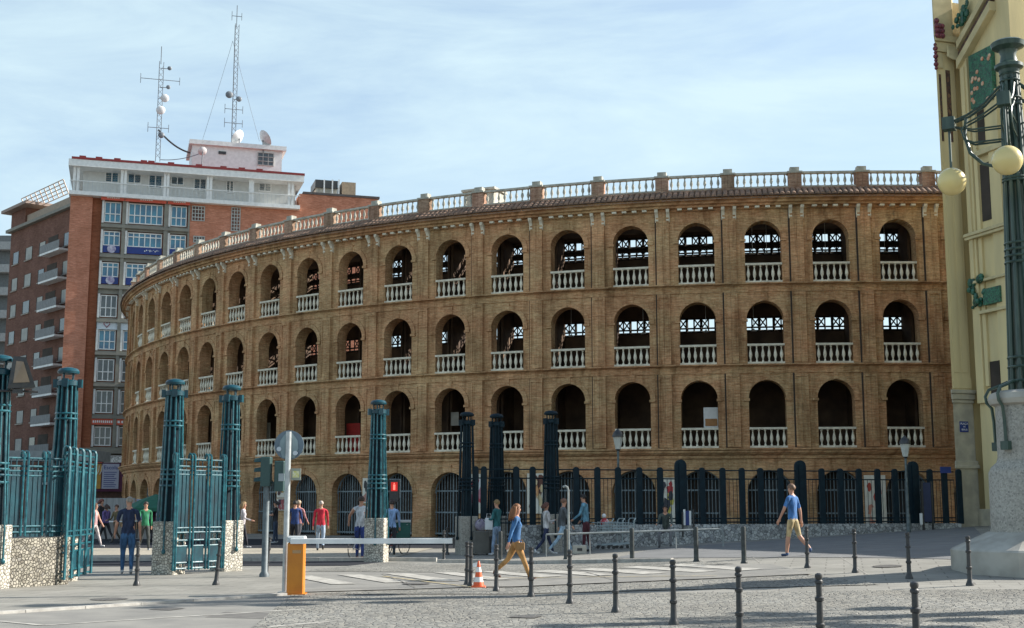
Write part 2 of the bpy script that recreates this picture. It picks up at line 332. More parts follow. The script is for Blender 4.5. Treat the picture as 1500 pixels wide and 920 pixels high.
for j in range(len(ys) - 1):
    for i in range(len(xs) - 1):
        o = j * len(xs) + i; g.face([o, o + 1, o + len(xs) + 1, o + len(xs)])
go = g.build('ground', PAVE, smooth=True); go['kind'] = 'structure'
# near road (asphalt) on the left foreground
kL, kR = G(-80, 905), G(432, 871)
sheet('road', V3(-14, 5), V3(kR.x + 4, 5), kR, kL, 36, 40, 0.006, ASPH)
# cobbled forecourt
c1 = G(428, 871); c2 = G(1052, 846); c3 = G(1440, 853)
sheet('cobbled_forecourt', V3(c1.x + 1.6, 6), V3(16, 6), G(1660, 862), G(428, 871), 60, 60, 0.010, COB)
sheet('cobbled_margin', G(428, 871), G(1290, 857), G(1180, 843), G(690, 862), 40, 10, 0.014, COB)
# crossing strip of asphalt with zebra bars
sheet('side_road', G(425, 869), G(700, 861), G(1085, 827), G(440, 838), 40, 20, 0.018, ASPH)
sheet('side_road_end', G(700, 861), G(1190, 842), G(1125, 827), G(1085, 827), 20, 10, 0.022, ASPH)
sheet('cobbled_band', G(438, 838), G(1078, 827.5), G(1015, 823.5), G(560, 825), 50, 6, 0.026, COB)
for i, (px, py) in enumerate([(470, 851), (545, 849), (617, 847.3), (690, 845.3), (762, 843), (835, 840.7), (905, 838), (975, 835), (1040, 832)]):
    p = G(px, py)
    d = Vector((-0.42, 0.9, 0)).normalized(); q = Vector((0.9, 0.25, 0)).normalized()
    a = p - d * 1.7 - q * 0.27; sheet('crossing_bar', a, a + q * 0.54, a + q * 0.54 + d * 3.4, a + d * 3.4, 2, 8, 0.031, WHITEL)
def strip(name, pts, wd, dz, m):
    for i in range(len(pts) - 1):
        a, b = pts[i], pts[i + 1]; t = (b - a).normalized(); q = Vector((-t.y, t.x, 0)) * wd / 2
        sheet(name, a - q, b - q, b + q, a + q, max(2, int((b - a).length)), 1, dz, m)
strip('road_marking', [G(60, 917), G(445, 893)], 0.10, 0.011, WHITEL)
strip('road_marking', [G(-20, 909), G(62, 917)], 0.10, 0.013, WHITEL)
strip('road_marking', [G(395, 919), G(485, 911)], 0.10, 0.011, WHITEL)
strip('road_marking', [G(560, 846), G(690, 862)], 0.07, 0.035, YELL)
strip('road_marking', [G(700, 848), G(1050, 846)], 0.05, 0.039, YELL)
# kerbs: real steps
def kerb(name, pts, wd, h, m=KERB):
    mb = MB()
    for i in range(len(pts) - 1):
        a, b = pts[i], pts[i + 1]; n = max(1, int((b - a).length / 1.0)); t = (b - a).normalized(); q = Vector((-t.y, t.x, 0)) * wd / 2
        for j in range(n):
            p = a + (b - a) * (j / n) + t * 0.006; r = a + (b - a) * ((j + 1) / n) - t * 0.006
            P = [p - q, r - q, r + q, p + q]
            mb.add([(v.x, v.y, gz(v.x, v.y) - 0.05) for v in P] + [(v.x, v.y, gz(v.x, v.y) + h) for v in P], [(0, 3, 2, 1), (4, 5, 6, 7), (0, 1, 5, 4), (1, 2, 6, 5), (2, 3, 7, 6), (3, 0, 4, 7)])
    o = mb.build(name, m); o['kind'] = 'structure'
kerb('kerb', [G(-60, 904), G(418, 872.5)], 0.13, 0.05)
# road between the gates and the bullring, kerbs on both sides
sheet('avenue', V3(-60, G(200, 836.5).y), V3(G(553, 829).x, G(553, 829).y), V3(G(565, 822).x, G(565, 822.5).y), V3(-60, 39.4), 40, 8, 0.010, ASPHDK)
kerb('kerb', [V3(-60, 39.6), G(565, 822), G(640, 822.5)], 0.14, 0.11)
kerb('kerb', [G(640, 824.5), G(700, 824.5), G(985, 823.3)], 0.14, 0.10)
# island and bullring pavement
sheet('bullring_pavement', V3(-60, 39.7), V3(-3.9, 39.7), V3(-3, 49.5), V3(-60, 49.5), 30, 6, 0.014, PAVE2)
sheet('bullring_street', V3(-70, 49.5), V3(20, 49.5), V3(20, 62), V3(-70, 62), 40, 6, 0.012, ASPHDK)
sheet('station_shadow_pavement', G(900, 818), G(1470, 822), V3(16.9, 47.4), G(960, 803.5), 20, 12, 0.010, ASPHM)  # darker asphalt, the station's shadow put into its colour

# ------------------------------------------------------------------ bullring
CX, CY = 110.7 * sin(radians(9.46)), 110.7 * cos(radians(9.46))
NB = 96; RA = 49.0; RI = RA * cos(pi / NB); W = 2 * RA * sin(pi / NB); YAW = radians(-9.46); PH0 = radians(-9.85)
def bayM(k): return Matrix.Translation((CX, CY, 0)) @ Matrix.Rotation(YAW - (PH0 + k * 2 * pi / NB), 4, 'Z') @ Matrix.Translation((0, -RI, 0))
def ringbuild(name, mb, ks, mats, parent, smooth=False):
    R = MB(); U = []
    for k in ks:
        M = bayM(k); o = len(R.v)
        for p in mb.v:
            R.v.append(tuple(M @ Vector(p))); U.append((p[0] + p[1] - k * W, p[2]))
        for f, m in zip(mb.f, mb.m): R.f.append(tuple(i + o for i in f)); R.m.append(m)
    return R.build(name, mats, parent, uv=U, smooth=smooth)
def band(mb, prof):   # prof: list of (proud, z) going down the outside
    for (p0, z0), (p1, z1) in zip(prof[:-1], prof[1:]):
        a = W / 2 * (1 + p0 / RI); b = W / 2 * (1 + p1 / RI)
        mb.quad((-a, -p0, z0), (a, -p0, z0), (b, -p1, z1), (-b, -p1, z1))
def arch_pts(w, zs, z0, n=14):
    r = w / 2
    return [(-r, z0)] + [(-r * cos(pi * i / n), zs + r * sin(pi * i / n)) for i in range(n + 1)] + [(r, z0)]
FL = [(0.0, 4.26, 2.10, 2.20), (4.26, 8.24, 1.75, 6.635), (8.24, 12.16, 1.75, 10.445), (12.16, 16.0, 1.75, 14.365)]
TH = 0.72
arena = thing('bullring', 'round brown brick bullring with four tiers of arches and a baluster roofline', 'bullring', (0, 0, 0))
wall = MB()
for fi, (z0, z1, ow, zs) in enumerate(FL):
    A = arch_pts(ow, zs, z0); h = ow / 2
    wall.quad((-W / 2, 0, z0), (-h, 0, z0), (-h, 0, z1), (-W / 2, 0, z1)); wall.quad((h, 0, z0), (W / 2, 0, z0), (W / 2, 0, z1), (h, 0, z1))
    arc = A[1:-1]
    for a, b in zip(arc[:-1], arc[1:]): wall.quad((a[0], 0, a[1]), (b[0], 0, b[1]), (b[0], 0, z1), (a[0], 0, z1))
    for a, b in zip(A[:-1], A[1:]): wall.quad((a[0], 0, a[1]), (b[0], 0, b[1]), (b[0], TH, b[1]), (a[0], TH, a[1]))
    # inner skin
    wall.quad((-W / 2, TH, z0), (-h, TH, z0), (-h, TH, z1), (-W / 2, TH, z1)); wall.quad((h, TH, z0), (W / 2, TH, z0), (W / 2, TH, z1), (h, TH, z1))
    for a, b in zip(arc[:-1], arc[1:]): wall.quad((a[0], TH, a[1]), (b[0], TH, b[1]), (b[0], TH, z1), (a[0], TH, z1))
    # archivolt
    aw = 0.24; pr = 0.045
    r0, r1 = h, h + aw
    n = 14
    for i in range(n):
        t0, t1 = pi * i / n, pi * (i + 1) / n
        p = [(-r * cos(t), zs + r * sin(t)) for r, t in ((r0, t0), (r0, t1), (r1, t1), (r1, t0))]
        wall.quad(*[(x, -pr, z) for x, z in p])
        wall.quad((p[3][0], -pr, p[3][1]), (p[2][0], -pr, p[2][1]), (p[2][0], 0, p[2][1]), (p[3][0], 0, p[3][1]))
        wall.quad((p[0][0], -pr, p[0][1]), (p[1][0], -pr, p[1][1]), (p[1][0], 0, p[1][1]), (p[0][0], 0, p[0][1]))
    wall.box(-0.13, 0.13, -0.075, 0, zs + h + 0.01, zs + h + 0.36)      # keystone
    if fi:
        for s in (-1, 1): wall.box(*sorted((s * (h - 0.05), s * (h + 0.24))), -0.085, 0.10, zs - 0.12, zs - 0.005)   # imposts
    # pilasters
    if fi:
        pw = 0.31; top = z1 - (0.42 if fi < 3 else 0.0); zb = z0 + 0.05
        for s in (-1, 1):
            xa, xb = sorted((s * (W / 2 - pw), s * W / 2))
            wall.box(xa, xb, -0.13, 0, zb, top)
            if fi < 3:
                xe = s * (W / 2 - pw)
                wall.box(*sorted((xe, xe - s * -0.07)), -0.175, -0.13, zb + 0.02, top - 0.02)
                wall.box(*sorted((xe + s * 0.07, s * W / 2)), -0.17, -0.13, top - 0.18, top - 0.02)
                wall.box(*sorted((xe + s * 0.07, s * W / 2)), -0.17, -0.13, zb + 0.02, zb + 0.25)
        wall.cur = 1
        wall.box(W / 2 - 0.385, W / 2 - 0.315, -0.035, 0, zb, top + 0.05); wall.cur = 0  # raised strip whose dark colour stands in for a groove's shade
        if fi < 3: wall.box(-W / 2, W / 2, -0.05, 0, z1 - 0.40, z1 - 0.12)
    else:
        for s in (-1, 1): wall.box(*sorted((s * (h + 0.02), s * W / 2)), -0.07, 0, 0, 0.95)
# cornice over the ground floor, string courses, main cornice
band(wall, [(0.0, 4.30), (0.40, 4.27), (0.40, 4.20), (0.31, 4.15), (0.31, 4.08), (0.20, 3.98), (0.10, 3.93), (0.10, 3.80), (0.0, 3.79)])
for z in (8.24, 12.16): band(wall, [(0.0, z + 0.05), (0.25, z + 0.03), (0.25, z - 0.03), (0.10, z - 0.08), (0.06, z - 0.12), (0, z - 0.121)])
band(wall, [(0.10, 16.72), (0.62, 16.36), (0.66, 16.30), (0.60, 16.22), (0.50, 16.20), (0.50, 16.08), (0.36, 16.05), (0.36, 15.95), (0.12, 15.93), (0.12, 15.83), (0.0, 15.82)])
KS = list(range(-8, 25))
ringbuild('wall', wall, KS, [BR, GROOVE], arena)
band2 = MB(); band(band2, [(0.10, 16.70), (0.16, 16.80), (0.16, 16.85), (-0.35, 16.85)])
for s in (-1, 1):
    xa, xb = sorted((s * (W / 2 - 0.31), s * W / 2)); band2.box(xa, xb, -0.14, 0.36, 16.8, 17.55)
ringbuild('parapet_wall', band2, KS, [BRP], arena)
cap = MB(); cap.box(-0.36, 0.36, -0.19, 0.41, 17.55, 17.64); cap.box(-0.22, 0.22, -0.07, 0.29, 17.64, 17.86)
srcc = None
def vertM(k): return Matrix.Translation((CX, CY, 0)) @ Matrix.Rotation(YAW - (PH0 + (k + 0.5) * 2 * pi / NB), 4, 'Z') @ Matrix.Translation((0, -RA, 0))
for k in range(-4, 20):
    if srcc is None: srcc = o = cap.build('parapet_cap', GREYSTONE, arena)
    else: o = srcc.copy(); COL.objects.link(o)
    o.matrix_world = vertM(k)
# roof tiles of the eave
te = MB(); nt_ = 12
for i in range(nt_):
    x = -W / 2 + (i + 0.5) * W / nt_
    prof = []
    for (p, z) in ((0.76, 16.36), (0.12, 16.76)):
        prof.append([(x + 0.115 * cos(pi * j / 5), -p, z + 0.105 * sin(pi * j / 5)) for j in range(6)])
    for j in range(5): te.quad(prof[0][j], prof[0][j + 1], prof[1][j + 1], prof[1][j])
    a = prof[0]; te.add(a, [(0, 1, 2, 3, 4, 5)])
    te.add([(q[0] * 1.0 + (0 if 0 else 0), q[1] + 0.03, q[2] - 0.09) for q in [(x - 0.115 - 0.02, -0.76, 16.36), (x - 0.09, -0.76, 16.31), (x + 0.09, -0.76, 16.31), (x + 0.135, -0.76, 16.36)]], [(0, 1, 2, 3)])
te.add([(-W / 2 * 1.015, -0.74, 16.33), (W / 2 * 1.015, -0.74, 16.33), (W / 2, -0.1, 16.73), (-W / 2, -0.1, 16.73)], [(0, 1, 2, 3)])
ringbuild('tiled_eave', te, KS, [TILE], arena)
# corbels and modillions
co = MB()
for s in (-1, 1):
    x = s * (W / 2 - 0.27)
    pr = [(0.0, 15.32), (-0.10, 15.33), (-0.15, 15.42), (-0.11, 15.52), (-0.20, 15.68), (-0.33, 15.80), (-0.35, 15.93), (0.0, 15.93)]
    Mx = Matrix.Translation((x - 0.075, 0, 0)) @ Matrix.Rotation(pi / 2, 4, 'Z')
    P = [(x - 0.08, y, z) for y, z in pr] + [(x + 0.08, y, z) for y, z in pr]; n = len(pr)
    co.add(P, [tuple(range(n)), tuple(range(2 * n - 1, n - 1, -1))] + [(i, (i + 1) % n, n + (i + 1) % n, n + i) for i in range(n)])
cb = MB(); cb.v = [(x - (W / 2 - 0.27) , y, z) for x, y, z in co.v[len(co.v) // 2:]]; cb.f = co.f[:len(co.f) // 2]; cb.m = co.m[:len(co.m) // 2]
srcb = None
for k in range(-2, 18):
    for s in (-1, 1):
        if srcb is None: srcb = o = cb.build('corbel', STONE, arena)
        else: o = srcb.copy(); COL.objects.link(o)
        o.matrix_world = bayM(k) @ Matrix.Translation((s * (W / 2 - 0.27), 0, 0))
md = MB()
for i in range(4):
    x = (i - 1.5) * 0.50; md.box(x - 0.11, x + 0.11, -0.33, -0.125, 15.845, 15.935)
o = ringbuild('modillions', md, KS, [STONE], arena); o['kind'] = 'stuff'
# floors, back walls, roof of the galleries
sl_ = MB(); DP = 4.2
def fr(p): return 1 - p / RI
for z, t in ((4.20, 0.25), (8.18, 0.25), (12.10, 0.25), (15.95, 0.3)):
    a, b = W / 2 * fr(TH - .02), W / 2 * fr(DP + 0.3)
    sl_.add([(-a, TH - .02, z), (a, TH - .02, z), (b, DP + .3, z), (-b, DP + .3, z), (-a, TH - .02, z - t), (a, TH - .02, z - t), (b, DP + .3, z - t), (-b, DP + .3, z - t)], [(0, 1, 2, 3), (4, 7, 6, 5), (2, 3, 7, 6)])
bw_ = W / 2 * fr(DP)
for z0, z1 in ((0, 8.0), (8.18, 10.48), (11.08, 11.9), (12.12, 14.50), (15.40, 15.7)):
    sl_.quad((-bw_, DP, z0), (bw_, DP, z0), (bw_, DP, z1), (-bw_, DP, z1))
for s in (-1, 1):   # radial fins added to block sky seen through the oblique arches
    xa, xb = sorted((s * (bw_ - 0.13), s * bw_)); sl_.box(xa, xb, DP - 1.5, DP + 0.05, 0, 15.8)
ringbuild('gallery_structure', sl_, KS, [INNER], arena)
la = MB(); yl = DP - 0.06
def bar(x0, z0, x1, z1, t=0.035): la.tube([(x0, yl, z0), (x1, yl, z1)], t, 4)
for z in (10.42, 10.60, 11.10, 14.38, 14.56, 14.80, 14.92, 15.46): bar(-bw_, z, bw_, z, 0.045 if z not in (14.80, 14.92) else 0.11)
for i in range(9):
    x = -bw_ + i * bw_ / 4
    for z0, z1 in ((10.42, 11.12), (14.38, 15.46)): bar(x, z0, x, z1, 0.04 if i % 2 else 0.07)
for i in (0, 1, 3, 4, 6, 7):
    x0 = -bw_ + i * bw_ / 4; x1 = x0 + bw_ / 4
    for z0, z1 in ((10.60, 11.10), (14.92, 15.46)):
        bar(x0, z0, x1, z1, 0.036); bar(x0, z1, x1, z0, 0.036)
    bar(x0, 14.56, (x0 + x1) / 2, 14.80, 0.022); bar(x1, 14.56, (x0 + x1) / 2, 14.80, 0.022)
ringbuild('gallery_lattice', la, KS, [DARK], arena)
# plain remainder of the ring
rw = MB(); rw.box(-W / 2, W / 2, 0, TH, 0, 17.4)
rest = [k for k in range(NB) if k not in KS and (k - NB) not in KS]
ringbuild('rear_wall', rw, rest, [BR], arena)
# balustrades
BAL = [(0.055, 0.0), (0.055, 0.05), (0.035, 0.08), (0.03, 0.12), (0.085, 0.28), (0.075, 0.38), (0.035, 0.55), (0.03, 0.62), (0.055, 0.66), (0.055, 0.70)]
def balustrade(w, n, h, m1):
    mb = MB(); s = (h - 0.2) / 0.70
    mb.box(-w / 2, w / 2, -0.10, 0.12, 0.0, 0.10); mb.box(-w / 2, w / 2, -0.11, 0.13, h - 0.10, h)
    for i in range(n):
        x = -w / 2 + (i + 0.5) * w / n
        mb.lathe([(r * (1 if h > .8 else .95), z * s) for r, z in BAL], (x, 0.01, 0.10), 8, ang=pi / 8, cap=False)
    return mb
bmesh_a = balustrade(1.75, 6, 0.97, STONE); bmesh_a.box(-0.16, 0.16, -0.16, -0.10, 0.0, 0.09)
bmesh_r = balustrade(W - 0.62, 8, 0.80, GREYSTONE)
src_a = src_r = None
BK = list(range(-2, 18)); 
for k in BK:
    M = bayM(k)
    for z in (4.29, 8.28, 12.20):
        if src_a is None: src_a = o = bmesh_a.build('balustrade', STONE, arena, smooth='auto')
        else: o = src_a.copy(); COL.objects.link(o)
        o.matrix_world = M @ Matrix.Translation((0, 0.06, z))
    if src_r is None: src_r = o = bmesh_r.build('parapet_balustrade', GREYSTONE, arena, smooth='auto')
    else: o = src_r.copy(); COL.objects.link(o)
    o.matrix_world = M @ Matrix.Translation((0, 0.04, 16.84))
# ground floor gates of bars
gr = MB(); r = 1.05
for i in range(13):
    x = -0.99 + i * 1.98 / 12; zt = 2.20 + sqrt(max(0, r * r - x * x)) - 0.03
    gr.tube([(x, 0, 0.1), (x, 0, zt)], 0.022 if i != 6 else 0.04, 5)
for z in (0.15, 1.2, 2.28): gr.box(-1.04, 1.04, -0.025, 0.025, z, z + 0.07)
gr.tube([(-1.03 * cos(pi * i / 16), 0, 2.20 + 1.03 * sin(pi * i / 16)) for i in range(17)], 0.04, 5)
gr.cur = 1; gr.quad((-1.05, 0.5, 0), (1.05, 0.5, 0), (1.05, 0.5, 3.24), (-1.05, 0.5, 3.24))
srcg = None
for k in range(-3, 18):
    if srcg is None: srcg = o = gr.build('barred_gate', [GRILLE, DARK], arena)
    else: o = srcg.copy(); COL.objects.link(o)
    o.matrix_world = bayM(k) @ Matrix.Translation((0, 0.45, 0))
# roof house on the ring
rh = MB(); rh.box(-0.9, 0.9, 2.2, 3.6, 16, 18.3); rh.box(-1.0, 1.0, 2.1, 3.7, 18.3, 18.42)
ro = rh.build('roof_hut', GREYSTONE, arena); ro.matrix_world = bayM(6.85)
# things seen inside the galleries
def inbay(name, label, cat, k, x0, x1, z0, z1, y, m, d=0.04):
    mb = MB(); mb.box(x0, x1, y, y + d, z0, z1); o = mb.build(name, m); o.matrix_world = bayM(k); return tag(o, label, cat)
REDCL = mat('red_cloth', (0.45, 0.03, 0.02), (0.30, 0.02, 0.015), rough=0.8, scale=2)
inbay('red_curtain', 'red curtain hanging inside a second tier arch of the bullring', 'curtain', 9, -1.15, -0.2, 4.3, 6.0, 1.2, REDCL)
inbay('wall_panel', 'pale panel inside the arch above the unlit dark pillars, second tier', 'panel', 7, -0.75, -0.3, 5.7, 6.4, 1.5, SMOOTHST)
pb = thing('notice_case', 'white framed brown case standing in a second tier arch', 'display case'); pb.matrix_world = bayM(3)
mb = MB(); mb.box(0.15, 0.83, 1.0, 1.2, 5.3, 6.3); mb.build('case', WHITEP, pb)
mb = MB(); mb.box(0.22, 0.80, 0.985, 1.0, 5.4, 5.75); mb.build('wooden_front', mat('case_wood', (0.45, 0.22, 0.08)), pb)
dm = mat('doorway_cream', (0.55, 0.5, 0.38))
inbay('cream_door', 'cream doorway inside a second tier arch behind the round road sign', 'door', 11, -1.8, -1.2, 4.3, 6.3, 1.2, dm)
lm = mat('gallery_lamp_glass', (0.8, 0.8, 0.75), rough=0.3)
i = 0
for k, tier, dx in [(0, 3, .1), (1, 3, .2), (2, 3, -.35), (2, 3, .35), (3, 2, .3), (2, 2, -.4), (4, 2, .2), (5, 2, -.5), (7, 2, .2), (6, 2, .3)]:
    z = 14.1 if tier == 3 else 10.2
    mb = MB(); mb.lathe([(0.02, 0.10), (0.06, 0.05), (0.17, 0.0), (0.15, -0.03), (0.01, -0.05)], (0, 0, 0), 12); mb.tube([(0, 0, .1), (0, 0, 15.64 - z if tier == 3 else 11.84 - z)], 0.012, 5)
    o = mb.build('gallery_lamp', lm); o.matrix_world = bayM(k) @ Matrix.Translation((dx, 2.4, z))
    ORD = ['the last full', 'the second', 'the third', 'the fourth', 'the fifth', 'the sixth', 'the seventh', 'the eighth']
    tag(o, 'dish lamp, %s tier, %s arch from the cream station%s' % ('top' if tier == 3 else 'third', ORD[k], ', pair\'s left' if (k, tier, dx) == (2, 3, -.35) else ', pair\'s right' if (k, tier, dx) == (2, 3, .35) else ''), 'lamp', 'dish lamps inside the upper arches')
# posters on the ring
def poster(k, x, z0, z1, wdt, label, cols, seed):
    t = thing('poster', label, 'poster'); t.matrix_world = bayM(k)
    mb = MB(); mb.box(x - wdt / 2, x + wdt / 2, -0.105, -0.075, z0, z1); mb.build('backing', mat('poster_paper', (0.75, 0.72, 0.62), (0.65, 0.6, 0.5)), t)
    rnd = random.Random(seed)
    for ci, c in enumerate(cols):
        mb = MB()
        for j in range(4):
            cx = x + rnd.uniform(-.3, .3) * wdt; cz = z0 + (z1 - z0) * rnd.uniform(.15, .88); rr = rnd.uniform(.10, .2) * wdt
            n = 9; P = [(max(x - wdt * .46, min(x + wdt * .46, cx + rr * rnd.uniform(.6, 1.3) * cos(2 * pi * q / n))), -0.108 - 0.003 * (ci * 4 + j), max(z0 + .04, min(z1 - .04, cz + 1.7 * rr * rnd.uniform(.6, 1.3) * sin(2 * pi * q / n)))) for q in range(n)]
            mb.add(P, [tuple(range(n))])
        mb.build('picture', mat('poster_ink_%d_%d' % (seed, ci), c), t)
poster(11, 1.6, 2.0, 3.1, 0.75, 'bullfight style poster, upper of two beside the teal pillar', [(0.35, 0.05, 0.03), (0.6, 0.35, 0.08), (0.1, 0.05, 0.05)], 1)
poster(11, 1.6, 1.3, 1.95, 0.75, 'dark small poster, lower of two beside the teal pillar', [(0.08, 0.04, 0.06), (0.4, 0.1, 0.1)], 2)
poster(9, 1.55, 1.7, 3.0, 0.8, 'pale poster behind the cyclist in the white top', [(0.05, 0.05, 0.05), (0.5, 0.25, 0.2)], 3)
poster(6, 1.6, 1.2, 3.15, 1.0, 'orange figure poster behind the iron fence', [(0.7, 0.35, 0.15), (0.15, 0.06, 0.04), (0.75, 0.6, 0.35)], 4)
poster(6, -1.6, 1.2, 3.15, 0.95, 'pink and white striped poster behind the iron fence', [(0.55, 0.08, 0.10), (0.6, 0.25, 0.3), (0.8, 0.8, 0.8)], 5)
poster(3, -1.6, 0.6, 2.9, 0.95, 'red and yellow poster beyond the fence near the seated person', [(0.55, 0.05, 0.05), (0.65, 0.55, 0.1), (0.06, 0.06, 0.07)], 6)
poster(0, -1.6, 0.5, 3.0, 1.0, 'red striped poster beside the station corner', [(0.5, 0.08, 0.05), (0.7, 0.3, 0.2), (0.75, 0.72, 0.6)], 7)

# manhole covers, patches and joints in the paving
IRONC = mat('cast_iron_cover', (0.07, 0.065, 0.06), (0.14, 0.13, 0.115), rough=0.6, scale=14, bump=.5)
PATCH = mat('asphalt_patch', (0.14, 0.133, 0.12), (0.105, 0.10, 0.093), rough=0.95, scale=4, bump=.3, bscale=50)
def flat(name, px, py, r, n, m, dz):
    p = gp(px, py); mb = MB(); mb.v = [(p.x + r * cos(2 * pi * i / n + .4), p.y + r * sin(2 * pi * i / n + .4), gz(p.x + r * cos(2 * pi * i / n + .4), p.y + r * sin(2 * pi * i / n + .4)) + dz) for i in range(n)]; mb.face(range(n))
    o = mb.build(name, m); o['kind'] = 'structure'
flat('manhole_cover', 160, 878, 0.33, 20, IRONC, 0.008); flat('manhole_cover', 610, 857, 0.30, 20, IRONC, 0.034); flat('manhole_cover', 245, 893, 0.30, 4, IRONC, 0.014)
flat('manhole_cover', 1300, 830, 0.32, 20, IRONC, 0.014); flat('manhole_cover', 770, 905, 0.30, 4, IRONC, 0.022)
sheet('asphalt_patch', G(300, 905), G(560, 912), G(575, 903), G(330, 897), 6, 3, 0.009, PATCH)
sheet('asphalt_patch', G(20, 900), G(130, 897), G(135, 892), G(40, 895), 6, 3, 0.009, PATCH) if False else None
for a, b in (((430, 866), (700, 858)), ((560, 842), (610, 863)), ((850, 838), (905, 853))): strip('paving_joint', [G(*a), G(*b)], 0.025, 0.036, PATCH)
for a, b in (((60, 868), (420, 858)), ((0, 882), (400, 864))): strip('paving_joint', [G(*a), G(*b)], 0.012, 0.006, KERB)
for a, b in (((1000, 822), (1400, 838)), ((1100, 815), (1130, 840)), ((1230, 816), (1275, 845))): strip('paving_joint', [G(*a), G(*b)], 0.012, 0.010, KERB)
# ------------------------------------------------------------------ station corner on the right
CREAM = mat('cream_render', (0.70, 0.57, 0.30), (0.56, 0.46, 0.25), rough=0.9, scale=1.6, stretch=(1, 1, .18), bump=0.25, bscale=30, detail=9)
CREAMD = mat('cream_moulding', (0.60, 0.50, 0.28), (0.48, 0.40, 0.22), rough=0.85, scale=2)
BASEST = mat('station_base_stone', (0.46, 0.41, 0.30), (0.33, 0.30, 0.23), rough=0.9, scale=2.5, bump=0.25)
MOSG = voromat('green_mosaic', [(0.015, 0.10, 0.06), (0.03, 0.17, 0.09), (0.05, 0.2, 0.12), (0.02, 0.06, 0.05)], 14, bump=0.3, edge=0.1, rough=0.4)
MOSR = voromat('maroon_mosaic', [(0.16, 0.03, 0.05), (0.28, 0.06, 0.08), (0.10, 0.02, 0.04)], 14, bump=0.3, edge=0.1, rough=0.4)
BROWNT = voromat('brown_tile_strip', [(0.08, 0.04, 0.03), (0.20, 0.11, 0.06), (0.05, 0.03, 0.03)], 9, bump=0.3, edge=0.1, squash=(1, 1, 0.6))
O = Vector((16.58, 48.0, 0)); SA = math.atan2(0.3, 0.954)
SM = Matrix.Translation(O) @ Matrix.Rotation(SA, 4, 'Z')     # local x: into the building (right), local y: away from the camera
st = thing('railway_station', 'cream rendered station corner with green mosaics and a grey stone base', 'station')
st.matrix_world = SM
def P3(name, boxes, m, parent=None, bev=False):
    for b in boxes:
        mb = MB()
        if bev: mb.bbox(*b, 0.03)
        else: mb.box(*b)
        mb.v = [(x + 0.8 * max(0, y), y, z) for x, y, z in mb.v]
        o = mb.build(name, m, parent or st)
    return o
TOPZ = 21.5
P3('wall', [(0.0, 0.85, 0, 2.2, 5.9, 19.2), (0.85, 30, -3.3, -0.45, 0, TOPZ), (1.6, 30, -0.448, 0, 0, TOPZ), (1.6, 30, 0.01, 6, 0, 12), (0.855, 2.4, 0.14, 2.1, 0, 21.4), (0.85, 30, -15.5, -3.3, 0, 8.3), (0.70, 0.85, -0.92, -0.5, 5.4, 19.0), (0.76, 0.85, -1.16, -0.96, 6.0, 18), (0.64, 0.70, -0.80, -0.62, 10.1, 18.4), (0.04, 0.85, -0.03, 0, 6.0, 6.4), (0.12, 0.36, -0.025, 0, 6.6, 15.2), (0.48, 0.72, -0.025, 0, 6.6, 15.2), (0.70, 0.85, -2.5, -1.9, 5.4, 17)], CREAM)  # long low block is an unseen wing, added to cast the plaza shadow
P3('stone_base', [(-0.06, 0.90, -0.06, 2.3, 0.3, 3.1)], BASEST)
P3('stone_pier', [(-0.02, 0.87, -0.02, 2.25, 3.1, 5.45), (0.80, 0.86, -3.2, -0.03, 0.0, 1.5)], BASEST)
P3('stone_moulding', [(-0.14, 0.98, -0.14, 2.4, 3.0, 3.12), (-0.10, 0.94, -0.10, 2.35, 3.12, 3.28), (-0.09, 0.90, -0.09, 2.3, 5.45, 5.58), (-0.15, 0.92, -0.15, 2.4, 5.58, 5.80), (-0.20, 0.93, -0.20, 2.4, 5.80, 5.93), (-0.06, 0.9, -0.06, 2.3, 0.3, 0.75)], BASEST, bev=True)
P3('string_moulding', [(0.55, 0.86, -3.25, -0.42, 11.6, 11.72), (0.50, 0.86, -3.25, -0.42, 11.72, 11.84), (0.6, 0.86, -3.25, -0.95, 8.7, 8.82), (0.6, 0.86, -3.25, -0.42, 9.9, 10.0), (0.62, 0.84, -3.2, -1.2, 14.7, 14.9)], CREAMD, bev=True)
P3('window', [(0.83, 0.90, -1.72, -1.2, 12.2, 14.4), (0.83, 0.90, -1.7, -1.15, 5.5, 6.9), (0.83, 0.90, -3.2, -2.6, 12.2, 14.4), (0.83, 0.9, -1.6, -1.2, 15.2, 17.0)], DARK)
P3('dark_tile_strip', [(0.10, 0.20, -0.012, 0.0, 15.6, 18.3), (0.42, 0.62, -0.012, 0, 15.6, 18.5)], BROWNT)
P3('green_panel', [(0.66, 0.84, -2.4, -1.1, 16.6, 18.7), (0.62, 0.84, -2.2, -1.25, 9.0, 9.6)], MOSG)
# leaf ornament, flowers and sloping gable mouldings
mb = MB(); rnd = random.Random(3)
for i in range(46):
    y = -0.55 - rnd.random() * 0.75; z = 9.0 + rnd.random() * 1.1 if i < 20 else 19.6 + (-y - 0.2) * 0.9 + rnd.uniform(-.25, .35)
    mb.sphere((0.62 + rnd.uniform(-.08, .05), y if i < 20 else y * 1.1 + 0.2, z), rnd.uniform(.06, .16), 6, 4, (0.6, 1, rnd.uniform(.6, 1.5)))
mb.build('leaf_ornament', mat('green_glazed_leaf', (0.02, 0.12, 0.07), (0.01, 0.05, 0.03), rough=0.35, scale=5), st)
mb = MB()
for i in range(16): mb.sphere((0.655, -1.15 - rnd.random() * 1.2, 16.7 + rnd.random() * 1.9), 0.09, 7, 4, (0.4, 1, 1))
mb.build('flower_ornament', mat('orange_glazed_flower', (0.5, 0.16, 0.06), (0.6, 0.45, 0.3), rough=0.35, scale=9), st)
